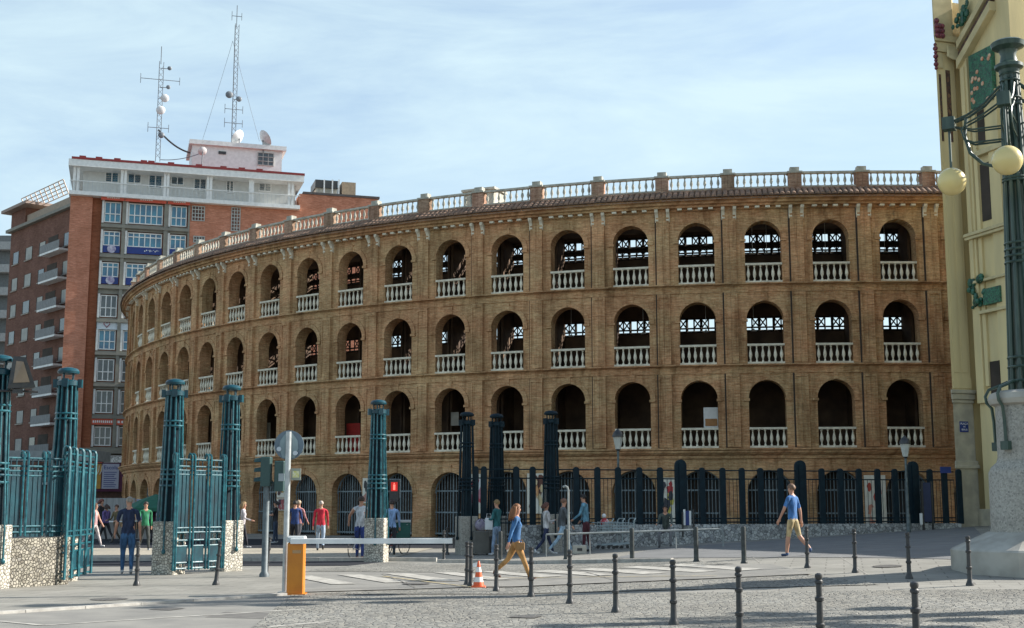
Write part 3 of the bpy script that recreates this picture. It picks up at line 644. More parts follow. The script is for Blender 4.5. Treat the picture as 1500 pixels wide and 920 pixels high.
def slope(y0, z0, y1, z1, t, x0, m, name):
    mb = MB(); mb.add([(x0, y0, z0), (x0, y1, z1), (x0, y1, z1 + t), (x0, y0, z0 + t), (0.9, y0, z0), (0.9, y1, z1), (0.9, y1, z1 + t), (0.9, y0, z0 + t)], [(0, 1, 2, 3), (0, 4, 5, 1), (3, 2, 6, 7), (0, 3, 7, 4), (1, 5, 6, 2)])
    mb.build(name, m, st)
slope(-0.5, 18.4, -2.6, 20.0, 0.35, 0.55, CREAMD, 'gable_moulding'); slope(-0.5, 19.2, -2.6, 20.8, 0.3, 0.6, CREAMD, 'gable_moulding'); slope(-0.5, 18.85, -2.6, 20.45, 0.22, 0.66, BROWNT, 'tile_band')
# capital of the corner pier
mb = MB()
for i in range(9):
    a = -0.75 + i * 0.19; mb.add([(0.62 + 0.10 * a, -0.02, 19.7), (0.62 + 0.42 * a, -0.30, 18.95 - 0.1 * cos(a * 2)), (0.62 + 0.42 * (a + .15), -0.36, 18.93 - 0.1 * cos(a * 2)), (0.62 + 0.10 * (a + .15), -0.06, 19.7), (0.62 + .42 * (a + .19), -0.25, 18.98)], [(0, 1, 2, 3), (3, 2, 4)])
mb.build('shell_ornament', CREAMD, st)
P3('pier_capital', [(-0.07, 0.9, -0.12, 2.3, 19.2, 19.6), (-0.12, 0.95, -0.20, 2.35, 19.6, 19.85), (-0.06, 0.86, -0.06, 2.2, 19.85, 23.5), (-0.05, 0.30, -0.06, 0.05, 18.55, 19.2)], CREAMD, bev=True)
mb = MB()
for i in range(10): mb.sphere((-0.02 + (i % 3) * 0.12, -0.2, 19.8 + (i // 3) * 0.2), 0.11, 8, 6)
for i in range(7): mb.sphere((-0.05, -0.08, 18.5 + i * 0.16), 0.07 + 0.03 * (i % 2), 7, 5)
mb.build('mosaic_cluster', MOSR, st)
# blue street name plate on the station pier
BLUEP = mat('blue_enamel', (0.015, 0.04, 0.20), (0.01, 0.03, 0.15), rough=0.35)
sp = thing('street_name_plate', 'small blue street name plate high on the grey stone pier', 'sign', group=None); sp.matrix_world = SM
mb = MB(); mb.bbox(0.22, 0.60, -0.055, -0.022, 4.35, 4.75, 0.008); mb.build('plate', BLUEP, sp)
for j, (tx, s) in enumerate((('PLAÇA', 0.11), ('DE', 0.08), ('BOUS', 0.10))):
    textmesh(tx, s, 'lettering', WHITEP, sp, Matrix.Translation((0.41, -0.058, 4.66 - j * 0.11)) @ Matrix.Rotation(pi / 2, 4, 'X'), 0.002)

# ------------------------------------------------------------------ big lamp standard
GLOBE = mat('cream_opal_glass', (0.72, 0.58, 0.24), (0.68, 0.55, 0.24), rough=0.25, spec=0.6)
def lamp_standard(loc, label, full=True):
    t = thing('lamp_standard', label, 'lamp standard', loc, 0.15, 'ornate lamp standards by the station')
    mb = MB()
    mb.lathe([(1.72, -0.1), (1.72, 0.42), (1.68, 0.46), (0.95, 0.80), (0.88, 0.80)], n=10, ang=0.2); mb.build('platform', SMOOTHST, t)
    mb = MB(); mb.lathe([(0.92, 0.78), (0.89, 0.86), (0.88, 2.02), (0.82, 2.14), (0.71, 2.24), (0.68, 2.35), (0.68, 3.42), (0.66, 3.46)], n=28); mb.build('pedestal', GRAN, t, smooth='auto')
    mb = MB(); mb.lathe([(0.66, 3.42), (0.78, 3.46), (0.82, 3.56), (0.78, 3.68), (0.62, 3.74), (0.1, 3.76)], n=28); mb.build('pedestal_cap', SMOOTHST, t, smooth='auto')
    mb = MB()
    for i in range(6):
        a = i * pi / 3 + 0.3; c, s = cos(a), sin(a)
        mb.tube([(c * r, s * r, z) for r, z in ((0.4, 3.95), (0.62, 3.86), (0.80, 3.80), (0.88, 3.66), (0.86, 3.52), (0.76, 3.40), (0.73, 3.1), (0.72, 2.62))], 0.035, 6)
        mb.cbox((0, 0, 0), (0.12, 0.2, 0.18), Matrix.Translation((c * 0.72, s * 0.72, 2.58)) @ Matrix.Rotation(a, 4, 'Z'))
    mb.build('hook_bracket', GREENLAMP, t, smooth='auto')
    mb = MB()
    def rr(z): return 0.35 - (z - 3.75) * (0.35 - 0.15) / (11.2 - 3.75)
    for i in range(10):
        a = i * pi / 5; zz = [3.75, 6, 8.5, 10.95]
        mb.tube([(cos(a) * rr(z), sin(a) * rr(z), z) for z in zz], 0.042, 6)
    mb.lathe([(0.24, 3.75), (0.18, 7), (0.09, 10.9)], n=10)
    mb.build('shaft', GREENLAMP, t, smooth='auto')
    mb = MB()
    for z in (3.95, 4.25, 4.45, 6.50, 6.64, 6.78, 6.92, 8.3, 8.36, 10.0, 10.15, 10.55, 10.7):
        r = rr(z) + 0.03; mb.tube([(cos(2 * pi * i / 20) * r, sin(2 * pi * i / 20) * r, z) for i in range(20)], 0.028, 6, closed=True)
    mb.build('ring_band', GREENLAMP, t, smooth='auto')
    mb = MB(); mb.lathe([(0.18, 10.9), (0.22, 11.1), (0.30, 11.15), (0.30, 11.22), (0.19, 11.28), (0.16, 11.45), (0.20, 11.55), (0.34, 11.62), (0.36, 11.72), (0.30, 11.76), (0.1, 11.78)], n=20); mb.v = [(x, y, z - 0.3) for x, y, z in mb.v]; mb.build('capital', GREENLAMP, t, smooth='auto')
    for q in range(4):
        a = q * pi / 2 + radians(152) - 0.15
        R4 = Matrix.Rotation(a, 4, 'Z'); L = 1.32; mbz = 0.35
        mb = MB()
        def tb(pts, r): mb.tube([R4 @ Vector(p) for p in pts], r, 6)
        for dy in (-0.10, 0.10):
            tb([(0.2, dy, 10.1), (0.55, dy, 9.75), (0.9, dy, 9.55), (L, dy * .5, 9.42)], 0.028)
            tb([(0.2, dy, 9.75), (0.6, dy, 9.5), (0.95, dy, 9.35), (1.05, dy, 9.2), (1.0, dy, 9.0), (0.8, dy, 8.9), (0.2, dy, 8.9)], 0.022)
            tb([(0.2, dy, 9.2), (0.8, dy, 9.2), (L, dy * .4, 9.36)], 0.02)
        tb([(0.95, 0, 9.5), (1.0, 0, 9.1), (0.9, 0, 8.7), (0.65, 0, 8.42), (0.25, 0, 8.28)], 0.04)
        mb.v = [(x, y, z + 0.35) for x, y, z in mb.v]; mb.build('arm', GREENLAMP, t, smooth='auto')
        mb = MB(); mb.cbox((0, 0, 0), (0.26, 0.26, 0.28), Matrix.Translation(R4 @ Vector((L, 0, 9.42))) @ R4)
        mb.tube([R4 @ Vector((L, 0, 9.35)), R4 @ Vector((L, 0, 8.40))], 0.028, 6); mb.v = [(x, y, z + 0.35) for x, y, z in mb.v]; mb.build('hanger', GREENLAMP, t)
        mb = MB(); c = R4 @ Vector((L, 0, 8.10)); mb.sphere(c, 0.31, 24, 16); mb.v = [(x, y, z + 0.35) for x, y, z in mb.v]; mb.build('globe', GLOBE, t, smooth=True)
    return t
LP = Vector((10.93, 27.0, 0)); LP.z = gz(LP.x, LP.y) - 0.04
lamp0 = lamp_standard(LP, 'ornate green iron lamp standard on a round granite pedestal, with opal globes')

# ------------------------------------------------------------------ teal gate pillars, railings and leaves
def gate_pillar(loc, rz, label, m1, m2, mst, group, H=4.8):
    t = thing('gate_pillar', label, 'gate pillar', loc, rz, group)
    mb = MB(); mb.bbox(-0.30, 0.30, -0.30, 0.30, -0.05, 1.28, 0.02); mb.build('stone_base', mst, t)
    mb = MB()
    zt = H - 0.42
    def rr(z): return 0.27 - (z - 0.6) * 0.09 / (zt - 0.6)
    for z0, z1 in ((1.28, zt),):
        mb.lathe([(rr(z0) * 0.82, z0), (rr(z1) * 0.80, z1)], n=4, ang=pi / 4)
    mb.build('core', TEALSH, t)
    mb = MB()
    for i in range(12):
        a = 2 * pi * i / 12 + 0.13; k = 1.12
        zb = 0.55 if i % 3 == 0 else 1.24
        pts = [(cos(a) * rr(z) * k, sin(a) * rr(z) * k, z) for z in (1.24, 3, zt)]
        if i % 3 == 0: pts = [(cos(a) * 0.345, sin(a) * 0.345, zb), (cos(a) * 0.345, sin(a) * 0.345, 1.2)] + [(cos(a) * 0.33, sin(a) * 0.33, 1.35)] + pts[1:]
        mb.tube(pts, 0.024, 6)
        if i % 3 == 0: mb.sphere((cos(a) * 0.35, sin(a) * 0.35, zb), 0.05, 8, 6, (1, 1, 1.4))
    mb.build('shaft_rods', m2, t, smooth='auto')
    mb = MB()
    for z in (2.15, 2.30, 2.42, 2.54, 3.62, 3.74):
        r = rr(z) * 1.19; mb.tube([(cos(2 * pi * i / 12 + .26) * r, sin(2 * pi * i / 12 + .26) * r, z) for i in range(12)], 0.026, 6, closed=True)
    mb.build('ring_band', m2, t, smooth='auto')
    mb = MB(); mb.lathe([(0.20, zt - 0.02), (0.25, zt), (0.25, zt + 0.10), (0.19, zt + 0.13)], n=12)
    for i in range(4):
        a = i * pi / 2 + .5; M = Matrix.Translation((cos(a) * 0.27, sin(a) * 0.27, zt + 0.05)) @ Matrix.Rotation(a, 4, 'Z'); mb.cbox((0, 0, 0), (0.10, 0.13, 0.19), M)
    for i in range(4):
        a = i * pi / 2; mb.tube([(cos(a) * .14, sin(a) * .14, zt + .1), (cos(a) * .15, sin(a) * .15, zt + .32)], 0.022, 6)
    mb.build('collar', m1, t, smooth='auto')
    mb = MB(); mb.lathe([(0.10, zt + 0.26), (0.235, zt + 0.28), (0.245, zt + 0.33), (0.20, zt + 0.39), (0.08, zt + 0.42)], n=18); mb.build('cap', m1, t, smooth='auto')
    return t
GPG = 'iron gate pillars in front of the bullring'
def pil(px, py, label, m1=TEAL, m2=TEALLT, mst=MOSP, rz=0.25):
    p = gp(px, py); return gate_pillar(p, rz, label, m1, m2, mst, GPG), p
pil0, p0 = pil(-18, 862, 'teal iron gate pillar cut by the left edge of the photo, beside the floodlight', rz=-0.5)
pil1, p1 = pil(85, 851, 'teal iron gate pillar in front of the tall brown brick apartment block', rz=-0.4)
pil2, p2 = pil(246, 841, 'teal iron gate pillar at the left side of the closed leaf, beside the green parasol', rz=-0.25)
pil3, p3 = pil(331, 836, 'teal iron gate pillar at the right side of the closed leaf, beside the bullring posters', rz=-0.7)
pil4, p4 = pil(551, 823, 'teal iron gate pillar standing alone behind the white barrier arm', rz=-0.15)
pil5, p5 = pil(683, 812.5, 'gate pillar in shade-darkened teal, leftmost of the three in the shade', TEALSH, TEALSH, GRAN, rz=0.4)
pil6, p6 = pil(727, 811, 'gate pillar in shade-darkened teal, middle of the three in the shade', TEALSH, TEALSH, GRAN)
pil7, p7 = pil(808, 809, 'gate pillar in shade-darkened teal, rightmost of the three in the shade', TEALSH, TEALSH, GRAN)

def iron_panel(name, label, cat, a, b, z0, z1, m1, m2, squares=True, group=None, hang=0.0):
    L = (b - a).length; rz = math.atan2(b.y - a.y, b.x - a.x)
    t = thing(name, label, cat, (a.x, a.y, min(a.z, b.z)), rz, group)
    mb = MB()
    for z in (z1 - 0.05, z1 - 0.22, z1 - 0.32, z1 - 0.42): mb.tube([(0, 0, z), (L, 0, z)], 0.022, 6)
    zz = (z0 + 0.08, z0 + 0.22, z0 + 0.62, z0 + 0.76) if squares else ()
    for z in zz: mb.tube([(0, 0, z), (L, 0, z)], 0.024, 6)
    for z in (z0 + (0.95 if squares else 0.12), z0 + (1.06 if squares else 0.24)): mb.tube([(0, -0.02, z), (L, -0.02, z)], 0.022, 6)
    mb.build('rail', m2, t, smooth='auto')
    mb = MB(); n = max(2, round(L / 0.62)); 
    for i in range(n + 1):
        x = 0.04 + (L - 0.08) * i / n
        for dx in (-0.05, 0.05):
            xx = min(max(x + dx, 0.02), L - 0.02)
            mb.tube([(xx, -0.035, z0 + 0.04), (xx, -0.035, z1 + 0.02), (xx, -0.01, z1 + 0.08), (xx, 0.05, z1 + 0.10), (xx, 0.09, z1 + 0.05), (xx, 0.09, z1 - 0.08)], 0.026, 6)
    mb.build('hooked_post', m2, t, smooth='auto')
    mb = MB()
    for i in range(n):
        x0 = 0.04 + (L - 0.08) * i / n; x1 = 0.04 + (L - 0.08) * (i + 1) / n; wd = x1 - x0
        for f in (0.26, 0.5, 0.74):
            mb.box(x0 + wd * f - 0.05, x0 + wd * f + 0.05, -0.012, 0.012, z0 + (0.95 if squares else 0.02), z1 - 0.3)
        for f in (0.37, 0.63): mb.tube([(x0 + wd * f, 0.02, z0 + .02), (x0 + wd * f, 0.02, z1 - 0.05)], 0.014, 5)
    mb.build('upright_bar', m1, t)
    if squares:
        mb = MB()
        for i in range(n):
            x0 = 0.04 + (L - 0.08) * i / n; x1 = 0.04 + (L - 0.08) * (i + 1) / n
            mb.box(x0 + 0.1, x1 - 0.1, -0.01, 0.01, z0 + 0.24, z0 + 0.60)
        mb.build('square_plate', m1, t)
    return t
iron_panel('gate_leaf', 'open teal iron gate leaf hinged on the pillar before the brown apartment block', 'gate', gp(90, 857) + Vector((0, 0, .06)), gp(131, 846) + Vector((0, 0, .06)), 0, 2.78, TEAL, TEALLT, group='teal iron gate leaves')
iron_panel('gate_leaf', 'closed teal iron gate leaf between two pillars left of the bullring posters', 'gate', gp(250, 842.5) + Vector((0, 0, .06)), gp(326, 838) + Vector((0, 0, .06)), 0, 2.78, TEAL, TEALLT, group='teal iron gate leaves')
# low wall with railing at the far left
def lowwall(name, label, a, b, h, th, m, cap=None):
    L = (b - a).length; rz = math.atan2(b.y - a.y, b.x - a.x)
    t = thing(name, label, 'wall', (a.x, a.y, 0), rz)
    mb = MB(); n = max(1, int(L / 1.5)); T = th / 2
    for i in range(n):
        x0, x1 = L * i / n, L * (i + 1) / n
        za = gz(a.x + (b.x - a.x) * i / n, a.y + (b.y - a.y) * i / n) - 0.1; zb = gz(a.x + (b.x - a.x) * (i + 1) / n, a.y + (b.y - a.y) * (i + 1) / n) - 0.1
        mb.add([(x0, -T, za), (x1, -T, zb), (x1, T, zb), (x0, T, za), (x0, -T, h), (x1, -T, h), (x1, T, h), (x0, T, h)], [(4, 5, 6, 7), (0, 1, 5, 4), (2, 3, 7, 6)] + ([(3, 0, 4, 7)] if i == 0 else []) + ([(1, 2, 6, 5)] if i == n - 1 else []))
    mb.build('masonry', m, t); return t
wa, wb = gp(6, 861), gp(92, 855.5)
lowwall('low_wall', 'low wall faced in broken stone under the teal railing at far left', wa, wb, 1.0, 0.35, MOSAIC)
iron_panel('railing', 'teal iron railing on the low stone wall at far left', 'railing', Vector((wa.x - .2, wa.y, 1.0)), Vector((wb.x, wb.y, 1.0)), 0, 1.72, TEAL, TEALLT, squares=False)
# floodlight on the far left pillar
fl = thing('floodlight', 'black floodlight box fixed to the pillar at the left edge', 'floodlight', (p0.x + 0.42, p0.y - 0.1, 4.45), 0.4)
mb = MB(); mb.add([(-0.2, -0.12, -0.38), (0.34, -0.2, -0.34), (0.12, -0.2, 0.28), (-0.12, -0.1, 0.30), (-0.2, 0.12, -0.38), (0.3, 0.2, -0.34), (0.12, 0.12, 0.28), (-0.12, 0.12, 0.30)], [(0, 1, 2, 3), (7, 6, 5, 4), (0, 4, 5, 1), (1, 5, 6, 2), (2, 6, 7, 3), (3, 7, 4, 0)]); mb.build('housing', BLACK, fl)
mb = MB(); mb.add([(-0.1, -0.155, -0.26), (0.22, -0.215, -0.24), (0.08, -0.205, 0.18), (-0.06, -0.145, 0.20)], [(0, 1, 2, 3)]); mb.build('glass', mat('lamp_glass_brown', (0.25, 0.18, 0.12), rough=0.15), fl)
mb = MB(); mb.tube([(-0.45, 0, -0.42), (0.4, 0, -0.42)], 0.025, 6); mb.box(-0.1, 0.1, -0.1, 0.1, -0.46, -0.38); mb.build('bracket', BLACK, fl)

# ------------------------------------------------------------------ long dark fence and low wall on the right
FA = Vector((p5.x, p5.y, 0)); FB = Vector((16.45, 47.7, 0)); FD = FB - FA; FLn = FD.length; FRZ = math.atan2(FD.y, FD.x)
def fpx(px):  # distance along the fence under a picture column
    r = (px - 750) / F; return (FA.x - r * FA.y) / (r * FD.y / FLn - FD.x / FLn)
fe = thing('iron_fence', 'long shade-darkened teal iron fence with round-topped posts before the bullring', 'fence', (FA.x, FA.y, 0), FRZ)
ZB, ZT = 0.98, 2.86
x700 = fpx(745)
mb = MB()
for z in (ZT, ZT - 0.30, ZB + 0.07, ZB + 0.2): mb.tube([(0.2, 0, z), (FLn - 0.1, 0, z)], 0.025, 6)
mb.build('rail', TEALSH, fe)
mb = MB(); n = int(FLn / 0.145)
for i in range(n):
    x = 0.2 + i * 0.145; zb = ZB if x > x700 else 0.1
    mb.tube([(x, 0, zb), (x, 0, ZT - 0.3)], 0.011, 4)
o = mb.build('thin_bars', TEALSH, fe)
def post(mb, w, d, zt, zb):
    n = 8; P = [(-w / 2, zb), (w / 2, zb), (w / 2, zt - w / 2)] + [(w / 2 * cos(pi * i / n), zt - w / 2 + w / 2 * sin(pi * i / n)) for i in range(1, n)] + [(-w / 2, zt - w / 2)]
    mb.prism(P, Matrix.Translation((0, -d / 2, 0)), d)
srcp = {}
for px, big in [(697, 0), (709, 0), (756, 0), (780, 0), (843, 0), (874, 0), (904, 0), (935, 0), (965, 0), (995, 1), (1026, 0), (1056, 0), (1084, 0), (1111, 0), (1140, 0), (1169, 1), (1200, 0), (1227, 0), (1254, 0), (1281, 0), (1306, 0), (1333, 1), (1357, 0), (1378, 0), (1399, 0)]:
    if big not in srcp:
        mb = MB(); post(mb, 0.20 if not big else 0.42, 0.12, (ZT + 0.10) if not big else ZT + 0.38, ZB - 0.02)
        if big: post(mb, 0.16, 0.2, ZT + 0.30, ZB - 0.02)
        srcp[big] = o = mb.build('round_topped_post' if not big else 'wide_post', TEALSH, fe)
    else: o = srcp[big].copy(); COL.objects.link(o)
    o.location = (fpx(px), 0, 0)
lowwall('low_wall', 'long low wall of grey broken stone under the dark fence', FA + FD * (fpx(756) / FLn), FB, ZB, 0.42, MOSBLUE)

# ------------------------------------------------------------------ bollards
def bollard_proto():
    t = thing('bollard', '', 'bollard', (0, 0, 0), 0, 'ringed iron bollards around the forecourt')
    mb = MB(); mb.lathe([(0.078, -0.1), (0.078, 0.02), (0.06, 0.07), (0.045, 0.11), (0.040, 0.3), (0.055, 0.31), (0.057, 0.345), (0.040, 0.36), (0.036, 0.60), (0.052, 0.61), (0.054, 0.645), (0.035, 0.66), (0.034, 0.80), (0.048, 0.81), (0.048, 0.835), (0.035, 0.85), (0.045, 0.88), (0.042, 0.91), (0.02, 0.925)], n=14)
    mb.build('post', BLACK, t, smooth='auto'); return t
bol = []
spots = [((684, 858), 'ringed bollard immediately left of the traffic cone'), ((689.5, 860), 'ringed bollard touching the left side of the traffic cone, just right of its twin'), ((727, 867), 'ringed bollard at the rear foot of the striding woman'),
 ((778, 875), 'ringed bollard at the front foot of the striding woman'), ((835, 885), 'ringed bollard below the tall hooked pole'), ((902, 898), 'ringed bollard, front row, second to the right of the striding woman\'s front foot'),
 ((987, 916), 'ringed bollard, front row, below the seated person'), ((1084, 938), 'ringed bollard cut by the bottom edge, leftmost of three cut ones'), ((1203, 959), 'plain-looking bollard cut by the bottom edge, middle of three cut ones'), ((1345, 985), 'largest bollard cut by the bottom edge, nearest the lamp platform'),
 ((1183, 832), 'ringed bollard just right of the man in khaki shorts'), ((1253, 839), 'ringed bollard halfway between the man in shorts and the lamp standard'), ((1332, 848), 'ringed bollard in front of the fence\'s street lamp on the right'), ((1421, 858), 'ringed bollard in front of the lamp standard platform'),
 ((200, 858), 'worn bollard beside the feet of the man in the navy shirt'), ((316, 857), 'rusty pale bollard in front of the closed gate leaf'), ((390, 843), 'leaning bollard at the foot of the traffic light pole'), ((650, 823), 'bollard behind the free end of the barrier arm'), ((655, 813), 'farther small bollard behind the free end of the barrier arm'), ((1330, 838), 'bollard hidden partly by the one before the right street lamp')]
b0 = bollard_proto()
for i, ((px, py), lb) in enumerate(spots[:-1]):
    o = b0 if i == 0 else dup(b0); p = gp(px, py); o.location = p; o['label'] = lb
    if i in (15, 16): o.rotation_euler = (0, radians(4), 0)
kb = kids(bpy.data.objects[b0.name])[0]
def cyl_post(px, py, label):
    t = thing('steel_post', label, 'bollard', gp(px, py), 0, 'plain steel posts on the pavement')
    mb = MB(); mb.lathe([(0.085, -0.05), (0.085, 0.03), (0.07, 0.06), (0.060, 0.10), (0.060, 0.86), (0.052, 0.885), (0.02, 0.90)], n=16); mb.build('post', mat('galvanised_dark', (0.06, 0.065, 0.062), (0.035, 0.037, 0.036), rough=0.4, metal=0.6, scale=8), t, smooth='auto')
for px, py, lb in ((926, 823, 'plain steel post in front of the luggage trolleys'), (1020, 824, 'plain steel post below the right end of the long handrail'), (1090, 826, 'plain steel post between the handrail and the man in shorts'), (829, 821, 'plain steel post hiding the legs of the walking pair'), (733, 823, 'plain steel post behind the striding woman\'s back')):
    cyl_post(px, py, lb)

# ------------------------------------------------------------------ car park barrier
ORANGE = mat('orange_paint', (0.62, 0.22, 0.015), (0.52, 0.17, 0.012), rough=0.4, scale=3)
GALV = mat('galvanised_steel', (0.48, 0.50, 0.50), (0.36, 0.38, 0.38), rough=0.45, metal=0.4, scale=8)
bp_ = gp(433, 871); bt = thing('car_park_barrier', 'orange barrier cabinet with a long white arm across the side road', 'barrier', bp_, 0.06)
mb = MB(); mb.bbox(-0.16, 0.16, -0.17, 0.17, 0.0, 0.98, 0.02); mb.box(-0.20, 0.20, -0.21, 0.21, -0.05, 0.025); mb.build('cabinet', ORANGE, bt)
mb = MB(); mb.bbox(-0.175, 0.175, -0.185, 0.185, 0.985, 1.10, 0.025); mb.build('lid', mat('pale_grey_plastic', (0.55, 0.58, 0.58)), bt)
mb = MB(); mb.box(-0.06, 0.10, -0.178, -0.171, 0.78, 0.84); mb.build('badge', mat('tan_badge', (0.5, 0.3, 0.14)), bt)
mb = MB(); mb.bbox(-0.10, 2.98, -0.235, -0.19, 0.96, 1.06, 0.01); mb.build('arm', WHITEP, bt)
mb = MB(); mb.box(2.99, 3.02, -0.23, -0.195, 0.88, 1.07); mb.build('arm_end', BLACK, bt)
# road sign pole
sp0 = gp(417, 869); rs = thing('road_sign', 'round road sign seen from behind on a grey pole beside the orange barrier', 'road sign', sp0, 0)
mb = MB(); mb.tube([(0, 0, -0.05), (0, 0, 3.12)], 0.055, 12); mb.box(-0.12, 0.12, -0.12, 0.12, -0.02, 0.03); mb.build('pole', GALV, rs, smooth='auto')
SGN = mat('sign_back_blue_grey', (0.14, 0.19, 0.23), (0.10, 0.14, 0.18), rough=0.5)
RY = Matrix.Rotation(pi / 2, 4, 'X')
mb = MB(); mb.lathe([(0.001, -0.012), (0.29, -0.012), (0.29, 0.012), (0.001, 0.012)], n=32, M=Matrix.Translation((0.0, 0.075, 2.86)) @ RY); mb.build('round_plate', SGN, rs)
mb = MB(); P = [(-.12, -.24), (.12, -.24), (.19, -.05), (.17, .10), (.06, .25), (-.06, .25), (-.17, .10), (-.19, -.05)]; mb.prism(P, Matrix.Translation((0.0, 0.046, 2.85)), 0.012); mb.build('mounting_plate', mat('sign_back_light', (0.26, 0.34, 0.36)), rs)
mb = MB()
for x, z in ((-0.19, 2.78), (0.13, 2.70)): mb.lathe([(0.001, -.01), (0.045, -.01), (0.045, .01), (0.001, .01)], n=14, M=Matrix.Translation((x, 0.04, z)) @ RY)
mb.build('sticker', mat('sticker_white', (0.6, 0.66, 0.72)), rs)
mb = MB(); mb.box(0.07, 0.26, -0.02, 0.0, 2.17, 2.40); mb.build('small_plate', mat('dull_metal_plate', (0.34, 0.36, 0.30)), rs)
mb = MB(); mb.box(0.10, 0.23, -0.026, -0.0205, 2.22, 2.35); mb.build('yellow_sticker', mat('sticker_yellow', (0.55, 0.52, 0.08), (0.7, 0.68, 0.5), scale=20), rs)
# traffic lights
SIG = mat('signal_dark_green', (0.03, 0.075, 0.07), (0.02, 0.05, 0.05), rough=0.5)
SIGP = mat('signal_pole_grey', (0.13, 0.16, 0.17), (0.08, 0.10, 0.11), rough=0.55, scale=9)
tp = gp(387, 845); tl = thing('traffic_light', 'dark green traffic light seen from the side left of the round road sign', 'traffic light', tp, 0)
mb = MB(); mb.lathe([(0.12, -0.05), (0.12, 0.06), (0.075, 0.12), (0.075, 2.0), (0.06, 2.1), (0.06, 2.3)], n=14); mb.build('pole', SIGP, tl, smooth='auto')
for j, (x0, z0, hgt) in enumerate(((-0.14, 2.12, 0.70), (0.19, 2.0, 0.72))):
    mb = MB(); mb.bbox(x0, x0 + 0.24, -0.12, 0.14, z0, z0 + hgt, 0.02)
    if j == 0:
        for q in range(3):
            zc = z0 + 0.12 + q * 0.23; n = 8
            mb.add([(x0 - 0.16, -0.10 + 0.2 * i / n, zc + 0.09 * sin(pi * i / n) - 0.01) for i in range(n + 1)] + [(x0 + .01, -0.12 + 0.24 * i / n, zc + 0.11 * sin(pi * i / n)) for i in range(n + 1)], [(i, i + 1, n + 2 + i, n + 1 + i) for i in range(n)])
    mb.build('signal_head', SIG, tl)
mb = MB(); mb.box(0.30, 0.44, -0.14, -0.125, 2.24, 2.42); mb.build('push_plate', mat('plate_grey_white', (0.32, 0.36, 0.38)), tl)
mb = MB(); mb.tube([(0.05, 0, 2.2), (0.30, 0, 2.2)], 0.025, 6); mb.build('bracket', SIG, tl)
pp = gp(577, 812); ps = thing('pedestrian_signal', 'pedestrian signal showing a red figure right of the lone teal pillar', 'traffic light', pp, 0)
mb = MB(); mb.tube([(0, 0, -0.05), (0, 0, 2.5)], 0.05, 10); mb.build('pole', SIGP, ps)
mb = MB(); mb.bbox(-0.16, 0.16, -0.2, -0.02, 1.75, 2.5, 0.02); mb.build('signal_head', BLACK, ps)
mb = MB(); mb.tube([(-0.18, -0.05, 2.52), (0.18, -0.05, 2.52), (0.18, -0.05, 1.9)], 0.015, 5); mb.build('frame', GALV, ps)
mb = MB(); mb.box(-0.11, 0.11, -0.212, -0.202, 2.12, 2.42); mb.build('red_lens', mat('red_signal_glass', (0.25, 0.01, 0.01), emit=((1.0, 0.03, 0.02), 0.25)), ps)
mb = MB(); mb.box(-0.035, 0.035, -0.22, -0.213, 2.16, 2.34); mb.sphere((0, -0.217, 2.375), 0.022, 8, 6); mb.build('figure', mat('red_signal_figure', (0.6, 0.1, 0.08), emit=((1.0, 0.2, 0.15), 0.8)), ps)
# street lamps behind/by the fence
LGL = mat('lantern_glass', (0.55, 0.56, 0.50), (0.45, 0.46, 0.42), rough=0.2)
def street_lamp(X, Y, ztop, zb, label):
    t = thing('street_lamp', label, 'street lamp', (X, Y, zb), 0, 'lantern street lamps by the fence')
    h = ztop - zb
    mb = MB(); mb.lathe([(0.12, -0.1), (0.12, 0.1), (0.08, 0.2), (0.07, 0.8), (0.05, 0.85), (0.04, h - 0.75)], n=12); mb.build('pole', mat('lamp_pole_green', (0.03, 0.05, 0.055), (0.12, 0.15, 0.15), rough=0.4, scale=6), t, smooth='auto')
    mb = MB(); mb.lathe([(0.09, h - 0.75), (0.18, h - 0.28)], n=6); mb.build('lantern_glass', LGL, t)
    mb = MB(); mb.lathe([(0.21, h - 0.30), (0.21, h - 0.26), (0.15, h - 0.12), (0.06, h - 0.05), (0.02, h)], n=12); mb.build('lantern_cap', BLACK, t, smooth='auto'); mb = MB(); mb.lathe([(0.05, h - 0.80), (0.10, h - 0.74)], n=8); mb.build('lantern_base', BLACK, t)
a = at(905, 628, 46.5); street_lamp(a.x, 46.5, a.z, 0.2, 'lantern street lamp behind the fence, left one, before a second tier balustrade')
a = at(1325, 638, 45.2); street_lamp(a.x, 45.2, a.z, 0.5, 'lantern street lamp on the right, beside the wide fence post and map sign')
# hooked pole, handrail, cone, box
GREYP = mat('grey_paint_pole', (0.30, 0.32, 0.31), (0.2, 0.22, 0.22), rough=0.5, scale=6)
hp = gp(833, 819); t = thing('hooked_pole', 'slim pale pole with a hooked top beside the walking pair', 'pole', hp)
mb = MB(); H = at(833, 712, hp.y).z - hp.z; mb.tube([(0, 0, -0.05), (0, 0, H - .12), (-0.03, 0, H - .03), (-0.09, 0, H), (-0.16, 0, H - .03)], 0.032, 8); mb.build('pole', GREYP, t, smooth='auto')
ha, hb = at(800, 783, 40.8), at(1052, 775, 41.5)
t = thing('handrail', 'long low pale handrail in front of the grey stone wall', 'handrail', (ha.x, ha.y, 0))
mb = MB(); dx, dy, dz = hb.x - ha.x, hb.y - ha.y, hb.z - ha.z
mb.tube([(0, 0, ha.z), (dx, dy, hb.z), (dx + .1, dy, hb.z - .03), (dx + .15, dy, hb.z - .12), (dx + .15, dy, gz(hb.x, hb.y))], 0.03, 8)
mb.build('rail', GREYP, t, smooth='auto')
for f in (0.0, 0.25, 0.5, 0.75):
    mb = MB(); x, y = dx * f, dy * f; mb.tube([(x, y, gz(ha.x + x, ha.y + y)), (x, y, ha.z + dz * f)], 0.022, 6); mb.build('leg', GREYP, t)
